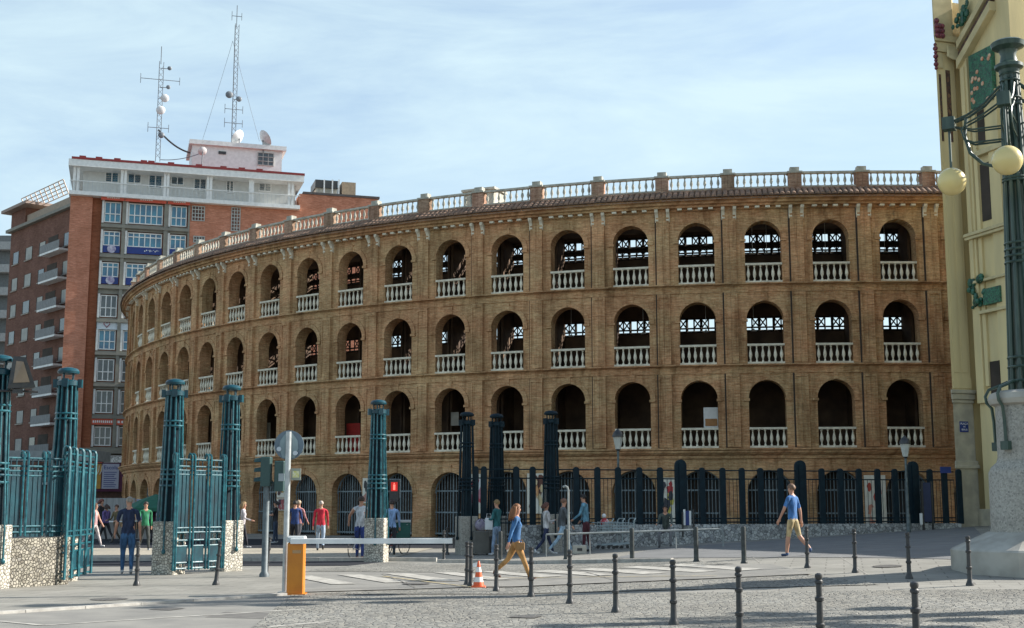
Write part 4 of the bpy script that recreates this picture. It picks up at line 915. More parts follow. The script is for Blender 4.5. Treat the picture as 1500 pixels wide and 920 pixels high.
cp = gp(701, 861); t = thing('traffic_cone', 'orange and white traffic cone beside two bollards', 'traffic cone', cp)
ORR = mat('orange_plastic', (0.75, 0.12, 0.03), (0.6, 0.09, 0.02), rough=0.45); 
mb = MB(); mb.bbox(-0.15, 0.15, -0.15, 0.15, 0.0, 0.035, 0.01); mb.lathe([(0.12, 0.03), (0.098, 0.12)], n=20, cap=False); mb.lathe([(0.078, 0.22), (0.060, 0.32)], n=20, cap=False); mb.lathe([(0.042, 0.42), (0.02, 0.54), (0.015, 0.545)], n=20); mb.build('body', ORR, t, smooth='auto')
WHT = mat('reflective_white', (0.75, 0.75, 0.73)); mb = MB(); mb.lathe([(0.099, 0.12), (0.079, 0.22)], n=20, cap=False); mb.build('lower_white_band', WHT, t, smooth='auto')
mb = MB(); mb.lathe([(0.061, 0.32), (0.043, 0.42)], n=20, cap=False); mb.build('upper_white_band', WHT, t, smooth='auto')
q = gp(858, 811); t = thing('storage_box', 'small pale box on the ground beside the maroon trousers', 'box', q)
mb = MB(); mb.bbox(-0.42, 0.02, -0.15, 0.15, 0, 0.27, 0.015); mb.build('box', mat('box_beige', (0.5, 0.47, 0.40)), t)
mb = MB(); mb.box(-0.28, -0.12, -0.158, -0.152, 0.09, 0.18); mb.build('dark_label', BLACK, t)
# information sign on the fence (right) and notice board
t = thing('notice_board', 'small dark sign board on the fence post nearest the station', 'sign'); fm = Matrix.Translation((FA.x, FA.y, 0)) @ Matrix.Rotation(FRZ, 4, 'Z')
t.matrix_world = fm @ Matrix.Translation((fpx(1378), 0, 0))
mb = MB(); mb.bbox(-0.22, 0.22, -0.14, -0.10, ZT - 0.05, ZT + 0.18, 0.01); mb.build('board', BLUEP, t)
t = thing('map_board', 'standing two-legged map board in front of the wall by the right lamp', 'sign'); t.matrix_world = fm @ Matrix.Translation((fpx(1337), -0.7, 0.5))
mb = MB(); mb.box(-0.22, -0.16, -0.03, 0.03, 0, 2.0); mb.box(0.16, 0.22, -0.03, 0.03, 0, 2.0); mb.build('leg', BLACK, t)
mb = MB(); mb.box(-0.15, 0.15, -0.02, 0.02, 0.55, 1.95); mb.build('board', mat('map_board_blue', (0.03, 0.04, 0.09)), t)
mb = MB(); mb.box(-0.34, -0.24, -0.05, -0.02, 0.45, 0.85); mb.build('white_notice', WHITEP, t)
t = thing('ticket_machine', 'blue and white upright panels hung on the fence behind the seated person', 'sign'); t.matrix_world = fm @ Matrix.Translation((fpx(1000), -0.28, 0))
mb = MB(); mb.box(-0.16, -0.09, -0.03, 0.0, 0.95, 1.5); mb.box(0.05, 0.12, -0.03, 0.0, 0.95, 1.45); mb.build('white_edge', WHITEP, t)
mb = MB(); mb.box(-0.088, 0.048, -0.028, 0.0, 0.95, 1.45); mb.build('blue_panel', BLUEP, t)
mb = MB(); mb.tube([(-0.2, -0.04, 1.4), (-0.2, -0.04, 0.55)], 0.035, 8); mb.tube([(0.2, -0.04, 1.5), (0.2, -0.04, 0.55)], 0.035, 8); mb.build('frame_post', BLACK, t)
# extra standards beyond the right edge: their shadows cross the cobbles
for i, (x, y) in enumerate(((19.5, 23.2), (20.5, 20.6))):
    o = dup(lamp0, (x, y, gz(x, y) - 0.04), 0.3 + i, ['lamp standard out of the picture casting the upper band of shade on the cobbles', 'lamp standard out of the picture casting the lower band of shade on the cobbles'][i])
# ------------------------------------------------------------------ office block behind the bullring
RBR = brickmat('orange_brick', (0.46, 0.19, 0.12), (0.55, 0.245, 0.16), (0.42, 0.24, 0.175), bw=0.5, rh=0.16, bump=0.1, stain=0.15)
DBR = brickmat('brown_brick', (0.165, 0.082, 0.062), (0.21, 0.108, 0.08), (0.16, 0.10, 0.08), bw=0.5, rh=0.16, bump=0.1, stain=0.2)
CONC = mat('olive_concrete', (0.25, 0.24, 0.20), (0.20, 0.19, 0.165), rough=0.85, scale=1.5)
GLB = mat('blue_window_glass', (0.03, 0.12, 0.22), (0.05, 0.25, 0.36), rough=0.12, scale=0.9, spec=0.8)
GLD = mat('dark_window_glass', (0.04, 0.05, 0.06), (0.10, 0.11, 0.11), rough=0.12, scale=1.1, spec=0.8)
BLIND = mat('roller_blind', (0.40, 0.40, 0.36), (0.30, 0.30, 0.28), rough=0.7, scale=1)
REDS = mat('red_orange_sign', (0.62, 0.10, 0.05), (0.55, 0.08, 0.04), rough=0.5)
BLUES = mat('blue_banner', (0.01, 0.035, 0.22), (0.008, 0.03, 0.17), rough=0.5)
C0 = at(103, 300, 118.0); C0.z = 0; OA = radians(17)
OM = Matrix.Translation(C0) @ Matrix.Rotation(OA, 4, 'Z')
def onplane(px, py, C, A, off=0.0):
    d = ray(px, py); r = d.x / d.y; c, s = cos(A), sin(A)
    cx, cy = C.x - off * -s * -1, C.y + off * c
    cx = C.x - s * off; cy = C.y + c * off
    u = (r * cy - cx) / (c - r * s); Y = cy + u * s
    return u, EYE + d.z / d.y * Y
def orect(x0, x1, y0, y1, C=C0, A=OA, off=0.0):
    xm, ym = (x0 + x1) / 2, (y0 + y1) / 2
    return onplane(x0, ym, C, A, off)[0], onplane(x1, ym, C, A, off)[0], onplane(xm, y1, C, A, off)[1], onplane(xm, y0, C, A, off)[1]
office = thing('office_block', 'orange brick office block with a white balcony attic and blue windows', 'building'); office.matrix_world = OM
def BX(name, boxes, m, parent=office, uv=False):
    if name != 'balcony_bars' and name not in ('concrete_spandrel',):
        for b in boxes:
            mb = MB(); mb.box(*b); o = mb.build(name, m, parent, uv=True if uv else None)
        return o
    mb = MB()
    for b in boxes: mb.box(*b)
    return mb.build(name, m, parent, uv=True if uv else None)
u133, u146, u278, u437, u552 = [onplane(p, 350, C0, OA)[0] for p in (133, 147, 277, 437, 552)]
z_slab = onplane(103, 282, C0, OA, -0.6)[1]; z_roof = onplane(103, 231, C0, OA, -0.9)[1]
zwing = onplane(500, 288, C0, OA)[1]
BX('brick_wall', [(0, u133, -0.02, 15, 0, z_slab), (u133, u278, 0.42, 15, 0, z_slab), (u278, u437, -0.02, 15, 0, z_slab), (u437 + .002, u552, -0.021, 15, 0, zwing)], RBR, uv=True)
BX('recessed_brick_strip', [(u133, u146, 0.30, 0.42, 3, z_slab)], brickmat('shaded_brick_strip', (0.30, 0.10, 0.05), (0.36, 0.13, 0.07), (0.25, 0.13, 0.08), bw=.5, rh=.16, bump=.1, stain=.2), uv=True)  # browner brick, the bay's cast shadow painted into the recess
BX('coping', [(u437 + .35, u552 + 0.2, -0.15, 15.2, zwing, zwing + 0.22)], mat('coping_dark', (0.08, 0.07, 0.07)))
BX('attic_slab', [(-0.15, u437, -0.7, 15, z_slab - 0.15, z_slab + 0.22)], WHITEP)
BX('attic_roof', [(-0.3, u437 + 0.3, -1.0, 15, z_roof - 0.75, z_roof - 0.1)], WHITEP)
BX('red_roof_rim', [(-0.05, u437 + 0.35, -1.05, 15, z_roof - 0.1, z_roof + 0.12)], mat('dark_red_rim', (0.25, 0.03, 0.03)))
BX('attic_wall', [(1.0, u437 - 0.3, 0.9, 14.5, z_slab + 0.22, z_roof - 0.75)], mat('attic_white', (0.66, 0.66, 0.63), (0.6, 0.6, 0.58), rough=.7))
BX('balcony_bars', [(-0.1 + q * 0.4, -0.06 + q * 0.4, -0.66, -0.63, z_slab + 0.2, z_slab + 1.15) for q in range(int((u437 + .1) / 0.4))], mat('frosted_glass', (0.58, 0.60, 0.60), (0.5, 0.52, 0.53), rough=0.3))
BX('balcony_rail', [(-0.12, u437, -0.69, -0.61, z_slab + 1.15, z_slab + 1.22)], WHITEP)
for p in (109, 114.5, 179, 184, 242, 246.5, 305, 309.5, 367, 370.6, 424, 429):
    u = onplane(p, 260, C0, OA, -0.55)[0]; BX('attic_column', [(u - 0.12, u + 0.12, -0.6, -0.4, z_slab + 0.22, z_roof - 0.75)], WHITEP)
def window(rect, y, nx, ny, glass, parent=office, frame=0.07, deep=0.10, bars=None, fm=None):
    u0, u1, z0, z1 = rect
    mb = MB(); b = frame
    mb.box(u0, u1, y - deep, y + 0.02, z0, z0 + b); mb.box(u0, u1, y - deep, y + 0.02, z1 - b, z1)
    for i in range(nx + 1):
        x = u0 + (u1 - u0 - b) * i / nx; mb.box(x, x + b, y - deep + 0.003, y + 0.015, z0 + b, z1 - b)
    for j in range(1, ny):
        z = z0 + (z1 - z0) * (bars[j - 1] if bars else j / ny); mb.box(u0 + b, u1 - b, y - deep + 0.006, y + 0.012, z - b / 2, z + b / 2)
    w_ = mb.build('window', fm or WHITEP, parent)
    mb = MB(); mb.box(u0 + 0.01, u1 - 0.01, y - 0.02, y + 0.0, z0 + 0.01, z1 - 0.01); mb.build('pane', glass, w_)
for x0, x1, y0, y1 in ((153.7, 174.2, 251.5, 268), (186.8, 207.3, 253.5, 269), (217.4, 238.1, 255, 276), (250, 269.6, 257.5, 271.5), (283.6, 302.5, 260.5, 280), (331, 342.6, 262, 283), (378.8, 397.5, 266, 281)):
    window(orect(x0, x1, y0, y1, off=0.9), 0.92, 2, 1, GLB, frame=0.10)
# the concrete bays and their windows
rows = [(295, 325), (338, 369), (384, 415), (432, 464), (483, 512), (526, 558), (572, 605), (625, 653)]
zr = []
for y0, y1 in rows: zr.append((onplane(160, y1, C0, OA)[1], onplane(160, y0, C0, OA)[1]))
bays = [(148, 178.5, 3), (183.5, 240, 6), (246, 275, 3)]
ub = [(onplane(a, 330, C0, OA)[0], onplane(b, 330, C0, OA)[0], n) for a, b, n in bays]
zb0 = zr[-1][0] - 0.5
mul = [(u146, ub[0][0], -0.12, 0.42, 3.0, z_slab)]
for i in range(2): mul.append((ub[i][1], ub[i + 1][0], -0.15, 0.42, 3.0, z_slab))
mul.append((ub[2][1], u278, -0.12, 0.42, 3.0, z_slab))
BX('concrete_mullion', mul, CONC)
sb = [(u146 + .01, u278 - .01, -0.10, 0.415, zr[0][1] + 0.25, z_slab - 0.16)]
for i in range(8):
    zt = zr[i][0] - 0.12; zb = zr[i + 1][1] + 0.10 if i < 7 else zt - 1.0
    sb.append((u146 + .01, u278 - .01, 0.05, 0.415, zb, zt)); sb.append((u146 + .005, u278 - .005, -0.22, 0.05, zt - 0.42, zt - 0.16))
BX('concrete_spandrel', sb, CONC)
CHK = 0
for i, (z0, z1) in enumerate(zr):
    for j, (a, b, n) in enumerate(ub):
        g = GLB if i in (0, 1, 2, 4) else GLD
        window((a + 0.25, b - 0.12, z0 + (0.65 if i in (1, 2) else 0), z1), 0.30, n, 2, g, frame=0.09, deep=0.12, bars=[0.42 if i not in (1, 2) else 0.7])
BX('sunlit_jamb', [(a + 0.02, a + 0.22, 0.0, 0.40, z0 - 0.1, z1 + 0.1) for (z0, z1) in zr for (a, b, n) in ub], WHITEP)  # white on the left jambs only, sunlight painted as colour
BX('blue_banner', [(a + 0.25, b - 0.1, 0.10, 0.16, zr[i][0] - 0.03, zr[i][0] + 0.62) for i in (1, 2) for (a, b, n) in ub], BLUES)
for i in (1, 2):
    a, b, n = ub[0]; mb = MB(); mb.lathe([(0.001, -.02), (0.40, -.02), (0.40, .02), (0.001, .02)], n=20, M=Matrix.Translation(((a + b) / 2 + .1, 0.07, zr[i][0] + 0.32)) @ RY); mb.build('round_emblem', mat('emblem_white', (0.6, 0.6, 0.66), (0.25, 0.2, 0.35), scale=3), office)
    a, b, n = ub[1]; mb = MB()
    for q in range(9): mb.box(a + (b - a) * (.52 + q * .045), a + (b - a) * (.545 + q * .045), 0.085, 0.098, zr[i][0] + .22 + .08 * (q % 3), zr[i][0] + .34 + .08 * (q % 2))
    mb.build('banner_lettering', WHITEP, office)
# band with a small heart shaped mark, red strips, shop fascia
a0, b0_ = ub[0][0], ub[0][1]
zz = onplane(160, 475, C0, OA)[1]
BX('white_fascia', [(a0 + .05, b0_, -0.02, 0.04, zz - 0.5, zz + 0.45), (ub[1][0], ub[1][1], -0.02, 0.04, zz - 0.5, zz + 0.45)], mat('fascia_pale', (0.6, 0.66, 0.70), (0.55, 0.6, 0.64)))
mb = MB(); mb.tube([((a0 + b0_) / 2 + x, -0.05, zz + z) for x, z in ((0, -.3), (-.28, .02), (-.22, .2), (-.05, .2), (0, .08), (.05, .2), (.22, .2), (.28, .02))], 0.05, 6, closed=True); mb.build('heart_mark', mat('mark_rose', (0.35, 0.12, 0.16)), office)
zt0 = zr[0][1] + 0.06
for a, b, n in ub:
    BX('red_sign', [(a - 0.1, b + 0.15, -0.32, -0.24, zt0, zt0 + 0.52)], REDS)
    mb = MB(); m_ = (a + b) / 2
    for q in range(6): mb.box(m_ - .5 + q * .2, m_ - .36 + q * .2, -0.335, -0.325, zt0 + .18, zt0 + .34)
    mb.build('sign_lettering', WHITEP, office)
zz = zr[7][1] + 0.42
for a, b, n in ub[:2]:
    BX('red_strip_sign', [(a, b, -0.1, -0.02, zz - 0.25, zz + 0.35)], REDS)
    mb = MB()
    for q in range(10): mb.box(a + .1 + (b - a) * q * .095, a + .1 + (b - a) * (q * .095 + .06), -0.115, -0.105, zz - .08, zz + .14)
    mb.build('sign_lettering', WHITEP, office)
# right brick windows
for (x0, x1, y0, y1), (nx, ny) in (((281, 300, 302, 324), (4, 4)), ((338.5, 352, 304, 339), (3, 7)), ((283, 300, 346, 356), (4, 2))):
    window(orect(x0, x1, y0, y1), 0.0, nx, ny, GLD, frame=0.08, fm=mat('grey_frame', (0.45, 0.45, 0.42)))
# ground floor
zs1 = onplane(160, 656, C0, OA)[1]
zsig0, zsig1 = onplane(160, 718, C0, OA)[1], onplane(160, 669, C0, OA)[1]
BX('canopy_slab', [(u133, u278, -0.7, 0.4, zs1 - 0.55, zs1 - 0.05)], CONC)
BX('shop_front', [(u133, u278 + 6, -0.1, 0.3, 0.0, zsig0)], mat('shop_brown', (0.10, 0.045, 0.03), (0.06, 0.03, 0.02)))
def sign(x0, x1, y0, y1, name, m, y=-0.6): 
    u0, u1, z0, z1 = orect(x0, x1, y0, y1, off=y); BX(name, [(u0, u1, y, y + 0.08, z0, z1)], m); return u0, u1, z0, z1
sign(126, 196, 667, 720, 'sign_backing', mat('plum_board', (0.10, 0.02, 0.06)), -0.5)
r_ = sign(134, 150, 668.5, 678, 'red_shop_sign', REDS, -0.62)
r_ = sign(152, 182, 667.5, 677.5, 'white_shop_sign', WHITEP, -0.62)
textmesh('OPTIC', 0.42, 'sign_lettering', BLACK, office, Matrix.Translation(((r_[0] + r_[1]) / 2, -0.63, r_[3] - 0.2)) @ RY, 0.01)
textmesh('OC', 0.36, 'sign_lettering', BLACK, office, Matrix.Translation(((r_[0] + r_[1]) / 2 + .2, -0.63, r_[2] + 0.13)) @ RY, 0.01)
r_ = sign(134, 148, 679.5, 716, 'ochre_shop_sign', mat('ochre_board', (0.50, 0.28, 0.05), (0.42, 0.22, 0.05)), -0.62)
mb = MB()
for q in range(3): mb.tube([(r_[0] + .2 + q * .25, -0.64, r_[2] + 1.3), (r_[0] + .35 + q * .25, -0.64, r_[2] + 1.6), (r_[0] + .4 + q * .25, -0.64, r_[3] - .15)], 0.03, 5)
mb.build('curved_strokes', WHITEP, office)
r_ = sign(149.5, 174, 679.5, 716, 'pale_notice_board', mat('lilac_board', (0.42, 0.42, 0.52), (0.36, 0.38, 0.48)), -0.62)
textmesh('Escola', 0.5, 'sign_lettering', BLUES, office, Matrix.Translation(((r_[0] + r_[1]) / 2, -0.63, r_[3] - 0.35)) @ RY, 0.01)
mb = MB()
for q in range(8): mb.box(r_[0] + .15, r_[1] - .2 - .1 * (q % 3), -0.635, -0.625, r_[3] - .8 - q * .19, r_[3] - .74 - q * .19)
mb.build('small_lettering', BLUES, office)
# roof house
u0, u1, z0, z1 = orect(281, 413, 214, 246, off=4); 
BX('roof_house', [(u0, u1, 4, 10, z_roof - .2, z1 - .2)], WHITEP); BX('roof_house_slab', [(u0 - .3, u1 + .4, 3.6, 10.5, z1 - .2, z1 + .25)], WHITEP)
window(orect(377, 401, 224, 243, off=4), 3.98, 3, 3, GLD, fm=mat('grey_frame', (0.45, 0.45, 0.42))); BX('vent', [orect(320, 331, 222, 226, off=4)[:2] + (3.9, 3.98) + orect(320, 331, 222, 226, off=4)[2:]], BLACK)
def chunk(name, x0, x1, y0, y1, off, d, m):
    u0, u1, z0, z1 = orect(x0, x1, y0, y1, off=off); return BX(name, [(u0, u1, off, off + d, z0 - .6, z1)], m)
chunk('chimney_house', 463, 494, 266, 289, 3, 3, GREYSTONE); chunk('chimney_house', 501, 521, 267, 291, 3, 3, mat('hut_tan', (0.4, 0.3, 0.2))); chunk('chimney_cap', 462, 495, 264, 267, 2.8, 3.4, BLACK)
BX('vent_pipe', [orect(x - .8, x + .8, 263, 290, off=2.5)[:2] + (2.5, 2.7) + orect(x - .8, x + .8, 263, 290, off=2.5)[2:] for x in (475, 487, 496.5)], WHITEP)
mb = MB()
for px in (121, 145, 172, 211, 222, 251, 292, 328, 355, 381): 
    u = onplane(px, 232, C0, OA, -0.8)[0]; mb.box(u - .3, u + .3, -0.7, -0.3, z_roof + 0.12, z_roof + 0.35)
mb.build('roof_bracket', mat('dark_red_rim', (0.25, 0.03, 0.03)), office)
# masts and dishes on the roof (things of their own)
STEELM = mat('mast_steel', (0.20, 0.22, 0.24), (0.12, 0.13, 0.15), rough=0.5)
DISH = mat('dish_white', (0.7, 0.7, 0.7))
def mast(px, ybase, ytop, Y, label, wd, items):
    b = at(px, ybase, Y); tpt = at(px, ytop, Y); H = tpt.z - b.z
    t = thing('antenna_mast', label, 'antenna', b, 0.3)
    mb = MB(); s = wd
    legs = [(s, 0), (-s / 2, s * .87), (-s / 2, -s * .87)]
    for x, y in legs: mb.tube([(x, y, -0.3), (x, y, H * .86)], 0.032, 5)
    n = int(H * .86 / 0.6)
    for i in range(n):
        z = i * 0.6
        for q in range(3):
            a, c = legs[q], legs[(q + 1) % 3]; mb.tube([(a[0], a[1], z), (c[0], c[1], z + .6)], 0.02, 4)
    mb.tube([(0, 0, H * .84), (0, 0, H)], 0.04, 5); mb.build('lattice', STEELM, t)
    for kind, zf, dx, r in items:
        mb = MB()
        if kind == 'dish': mb.sphere((dx, -0.35, H * zf), r, 14, 8, (1, 0.35, 1)); mb.tube([(0, 0, H * zf), (dx, -0.2, H * zf)], 0.04, 5); mb.build('dish', DISH if r > .4 else STEELM, t, smooth=True)
        else:
            mb.tube([(-r, 0, H * zf), (r, 0, H * zf)], 0.035, 5); mb.tube([(-r, 0, H * zf - .5), (-r, 0, H * zf + .5)], 0.03, 5); mb.tube([(r, 0, H * zf - .4), (r, 0, H * zf + .4)], 0.03, 5); mb.build('aerial', STEELM, t)
    return t
mast(230, 232, 68, 124, 'lattice mast with white dishes, left one on the office roof', 0.28, [('dish', .42, .15, .45), ('dish', .53, .5, .42), ('dish', .20, .3, .32), ('aer', .70, 0, 1.9), ('dish', .63, .8, .22), ('dish', .8, .85, .22), ('aer', .27, 0, 1.0)])
mast(341, 209, 8, 127, 'taller lattice mast with guy wires, right one on the office roof', 0.26, [('dish', .335, -.55, .38), ('dish', .31, .45, .3), ('aer', .92, 0, .5), ('aer', .24, .0, .9), ('aer', .14, 0, .9)])
def wire(a, b, r, label, sag=0.5):
    t = thing('cable', label, 'cable', a); n = 10; mb = MB()
    mb.tube([((b - a) * (i / n)) - Vector((0, 0, sag * 4 * (i / n) * (1 - i / n))) for i in range(n + 1)], r, 5); mb.build('strand', BLACK if r > .05 else STEELM, t)
wire(at(232, 190, 124), at(279, 224, 124), 0.09, 'thick black cable from the left mast down to the white roof house', 0.4)
wire(at(341, 60, 127), at(296, 207, 126), 0.018, 'guy wire on the left of the taller roof mast', 0.1); wire(at(341, 60, 127), at(380, 207, 126), 0.018, 'guy wire on the right of the taller roof mast', 0.1)
wire(at(235, 234, 124), at(300, 222, 124), 0.04, 'thin cable running low from the left mast to the roof house', 0.3)
def dish(px, py, Y, r, label, rz, base=None):
    p = at(px, py, Y); t = thing('satellite_dish', label, 'satellite dish', p, rz, 'satellite dishes on the office roof')
    mb = MB(); M = Matrix.Rotation(radians(-60), 4, 'X'); prof = [(r * f, r * .35 * f * f) for f in (0.02, .3, .6, .85, 1.0)]; mb.lathe(prof, n=20, cap=False, M=M); mb.build('reflector', DISH, t, smooth=True)
    mb = MB(); mb.tube([(0, 0, 0), (0, 0.1, -1.3)], 0.06, 6); mb.tube([M @ Vector((0, -r, r * .35)), M @ Vector((0, 0, r))], 0.03, 5); mb.build('stand', STEELM, t)
dish(351, 203, 127, 0.85, 'white satellite dish at the foot of the taller mast', 1.2); dish(385, 205, 127, 0.95, 'white satellite dish near the right end of the roof house', -0.9)
dish(297, 222, 123.6, 0.45, 'small dish on the front wall of the white roof house', 0.5)

# ------------------------------------------------------------------ brown brick apartment block at far left
BA = radians(-48.5); B0 = at(12, 420, 148.0); B0.z = 0
apt = thing('apartment_block', 'dark brown brick apartment block with a column of small balconies', 'building'); apt.matrix_world = Matrix.Translation(B0) @ Matrix.Rotation(BA, 4, 'Z')
def brect(x0, x1, y0, y1, off=0.0): return orect(x0, x1, y0, y1, B0, BA, off)
uR = onplane(112, 420, B0, BA)[0]; zc = onplane(100, 307, B0, BA)[1]
BX('wall', [(0, uR, 0, 14, 0, zc)], DBR, apt, uv=True)
BX('cornice', [(-0.5, uR, -0.5, 14, zc, zc + 0.35)], CONC, apt)
BX('parapet', [(3.4, uR, 0.2, 0.5, zc + .35, zc + 1.5)], mat('parapet_tan', (0.35, 0.27, 0.2)), apt)
zt = onplane(20, 312, B0, BA)[1]
BX('stair_tower', [(-0.2, 4.2, 0.0, 5, zc + .3, zt)], DBR, apt, uv=True); BX('tower_slab', [(-1.2, 6.5, -0.9, 6, zt, zt + 0.35)], mat('slab_brownish', (0.3, 0.22, 0.18)), apt)
mb = MB(); x0, x1 = 0.2, 12.5
for i in range(10): mb.tube([(x0 + i * (x1 - x0) / 9, 1.6, zt + .4), (x0 + i * (x1 - x0) / 9, 0.9, zt + 1.9)], 0.08, 4)
for f in range(5): mb.tube([(x0, 1.6 - f * .175, zt + .4 + f * .375), (x1, 1.6 - f * .175, zt + .4 + f * .375)], 0.07, 4)
mb.build('roof_billboard_frame', mat('billboard_frame', (0.62, 0.52, 0.44), (0.45, 0.36, 0.3), scale=1), apt)
HW = 3.12
zt0_ = onplane(38, 364, B0, BA)[1]
cols = [(15, 23.5, 0), (33, 43, 0), (53, 62, 0), (88.5, 99, 0)]
balc = None
for r in range(9):
    z1 = zt0_ - r * HW
    for ci, (a, b, _) in enumerate(cols):
        ua, ub_ = onplane(a, 450, B0, BA)[0], onplane(b, 450, B0, BA)[0]
        BX('window_recess', [(ua, ub_, -0.03, 0.0, z1 - 1.45, z1)], DARK, apt)
        hh = [0.2, 0.9, 0.5, 1.1, 0.35][(r * 3 + ci * 2) % 5]
        w_ = BX('window', [(ua + .28, ub_ - .04, -0.05, -0.032, z1 - 1.40, z1 - .04)], GLD if (r + ci) % 3 == 0 else BLIND, apt); BX('sill', [(ua - .05, ub_ + .05, -0.14, -0.001, z1 - 1.57, z1 - 1.46)], mat('sill_buff', (0.35, 0.3, 0.25)), w_)
    ua, ub_ = onplane(66, 450, B0, BA)[0], onplane(80, 450, B0, BA)[0]
    BX('balcony_door', [(ua, ub_, -0.03, 0.0, z1 - 1.9, z1 + .2)], DARK, apt)
    bl = BX('balcony', [(onplane(55, 450, B0, BA, -1)[0], onplane(83, 450, B0, BA, -1)[0], -1.1, 0, z1 - 2.1, z1 - 1.88)], WHITEP, apt)
    ux0, ux1 = onplane(55, 450, B0, BA, -1)[0], onplane(83, 450, B0, BA, -1)[0]
    BX('railing', [(ux0, ux1, -1.12, -1.08, z1 - 1.88, z1 - 1.0), (ux0, ux0 + .04, -1.08, 0, z1 - 1.88, z1 - 1.0)], mat('railing_grey', (0.25, 0.26, 0.26), (0.15, 0.15, 0.15), scale=3, stretch=(6, 1, 1)), bl)
# sliver of a grey building beyond
gb = thing('grey_apartment_block', 'grey apartment block with long balconies, a sliver at the left edge', 'building'); q = at(-40, 400, 175); gb.location = (q.x, q.y, 0)
zt = at(2, 345, 175).z
BX('wall', [(-8, 8.3, 0, 10, 0, zt)], mat('grey_render', (0.16, 0.17, 0.17), (0.12, 0.125, 0.125)), gb)
for r in range(9): BX('balcony', [(-8, 8.8, -1.2, 0, zt - 2.2 - r * 3.2, zt - 1.1 - r * 3.2)], mat('balcony_grey', (0.38, 0.38, 0.37)), gb)
# lower buildings closing the avenue on the left, beyond the frame edge
lb = thing('street_building', 'plain brown building low behind the teal railing at far left', 'building', (-62, 118, 0))
BX('wall', [(-12, 8, 0, 12, 0, 9)], DBR, lb, uv=True); BX('roof_slab', [(-12.3, 8.3, -.4, 12, 9, 9.4)], CONC, lb)
for i in range(5): BX('window', [(-10 + i * 3.4, -8.2 + i * 3.4, -0.04, 0, 4, 6)], GLD, lb)
# long awning at the far left
q = at(45, 660, 70); aw = thing('market_awning', 'grey flat awning behind the teal railing', 'awning', (q.x, q.y, 0), 0)
zz = q.z; mb = MB(); mb.box(-4, 3.6, 0, 2.5, zz - .55, zz); mb.build('roof', mat('awning_grey', (0.25, 0.27, 0.27), (0.2, 0.22, 0.22)), aw)
mb = MB(); [mb.box(x, x + .12, .1, .22, 0, zz - .55) for x in (-3.9, 0, 3.4)]; mb.build('leg', BLACK, aw)
# green parasol and stalls by the bullring
q = gp(226, 794); ps_ = thing('green_parasol', 'dark green market parasol at the left foot of the bullring', 'parasol', q, 0.3)
mb = MB(); H = at(240, 724, q.y).z; mb.lathe([(1.35, H - .75), (1.33, H - .60), (0.7, H - .25), (0.03, H)], n=8, cap=False); mb.build('canopy', mat('green_canvas', (0.01, 0.11, 0.065), (0.008, 0.08, 0.05), rough=.8), ps_)
mb = MB(); mb.tube([(0, 0, 0), (0, 0, H)], 0.03, 6); mb.build('pole', BLACK, ps_)
def stall(px, py, wd, hgt, label, m, accents):
    q = gp(px, py); t = thing('market_stall', label, 'stall', q, 0.1)
    mb = MB(); mb.box(-wd / 2, wd / 2, 0, 0.05, 0.9, hgt); mb.build('back_panel', m, t)
    mb = MB(); mb.box(-wd / 2, wd / 2, -0.6, 0.0, 0.80, 0.86); mb.build('table_top', WHITEP, t)
    mb = MB(); [mb.box(x - .03, x + .03, y - .03, y + .03, 0, .8) for x in (-wd / 2 + .1, wd / 2 - .1) for y in (-.55, -.05)]; mb.build('leg', BLACK, t)
    rnd = random.Random(px)
    for c in accents:
        mb = MB()
        for i in range(3):
            x = rnd.uniform(-wd / 2 + .2, wd / 2 - .2); z = rnd.uniform(1.0, hgt - .3); mb.box(x - .12, x + .12, -0.03 - .004 * i, -0.005 - .004 * i, z - .12, z + .12)
        mb.build('card', mat('card_%d_%d_%d' % tuple(int(v * 99) for v in c), c), t)
stall(165, 789, 2.0, 1.95, 'stall with grey panels behind the strolling crowd at left', mat('panel_grey', (0.3, 0.3, 0.29), (0.2, 0.2, 0.2), scale=3, stretch=(5, 1, .3)), [(0.5, 0.5, 0.5)])
stall(228, 788, 2.0, 1.9, 'stall with blue and white panels under the green parasol', mat('panel_blue', (0.06, 0.09, 0.3), (0.5, 0.5, 0.55), scale=2), [(0.7, 0.7, 0.7), (0.6, 0.45, 0.05)])
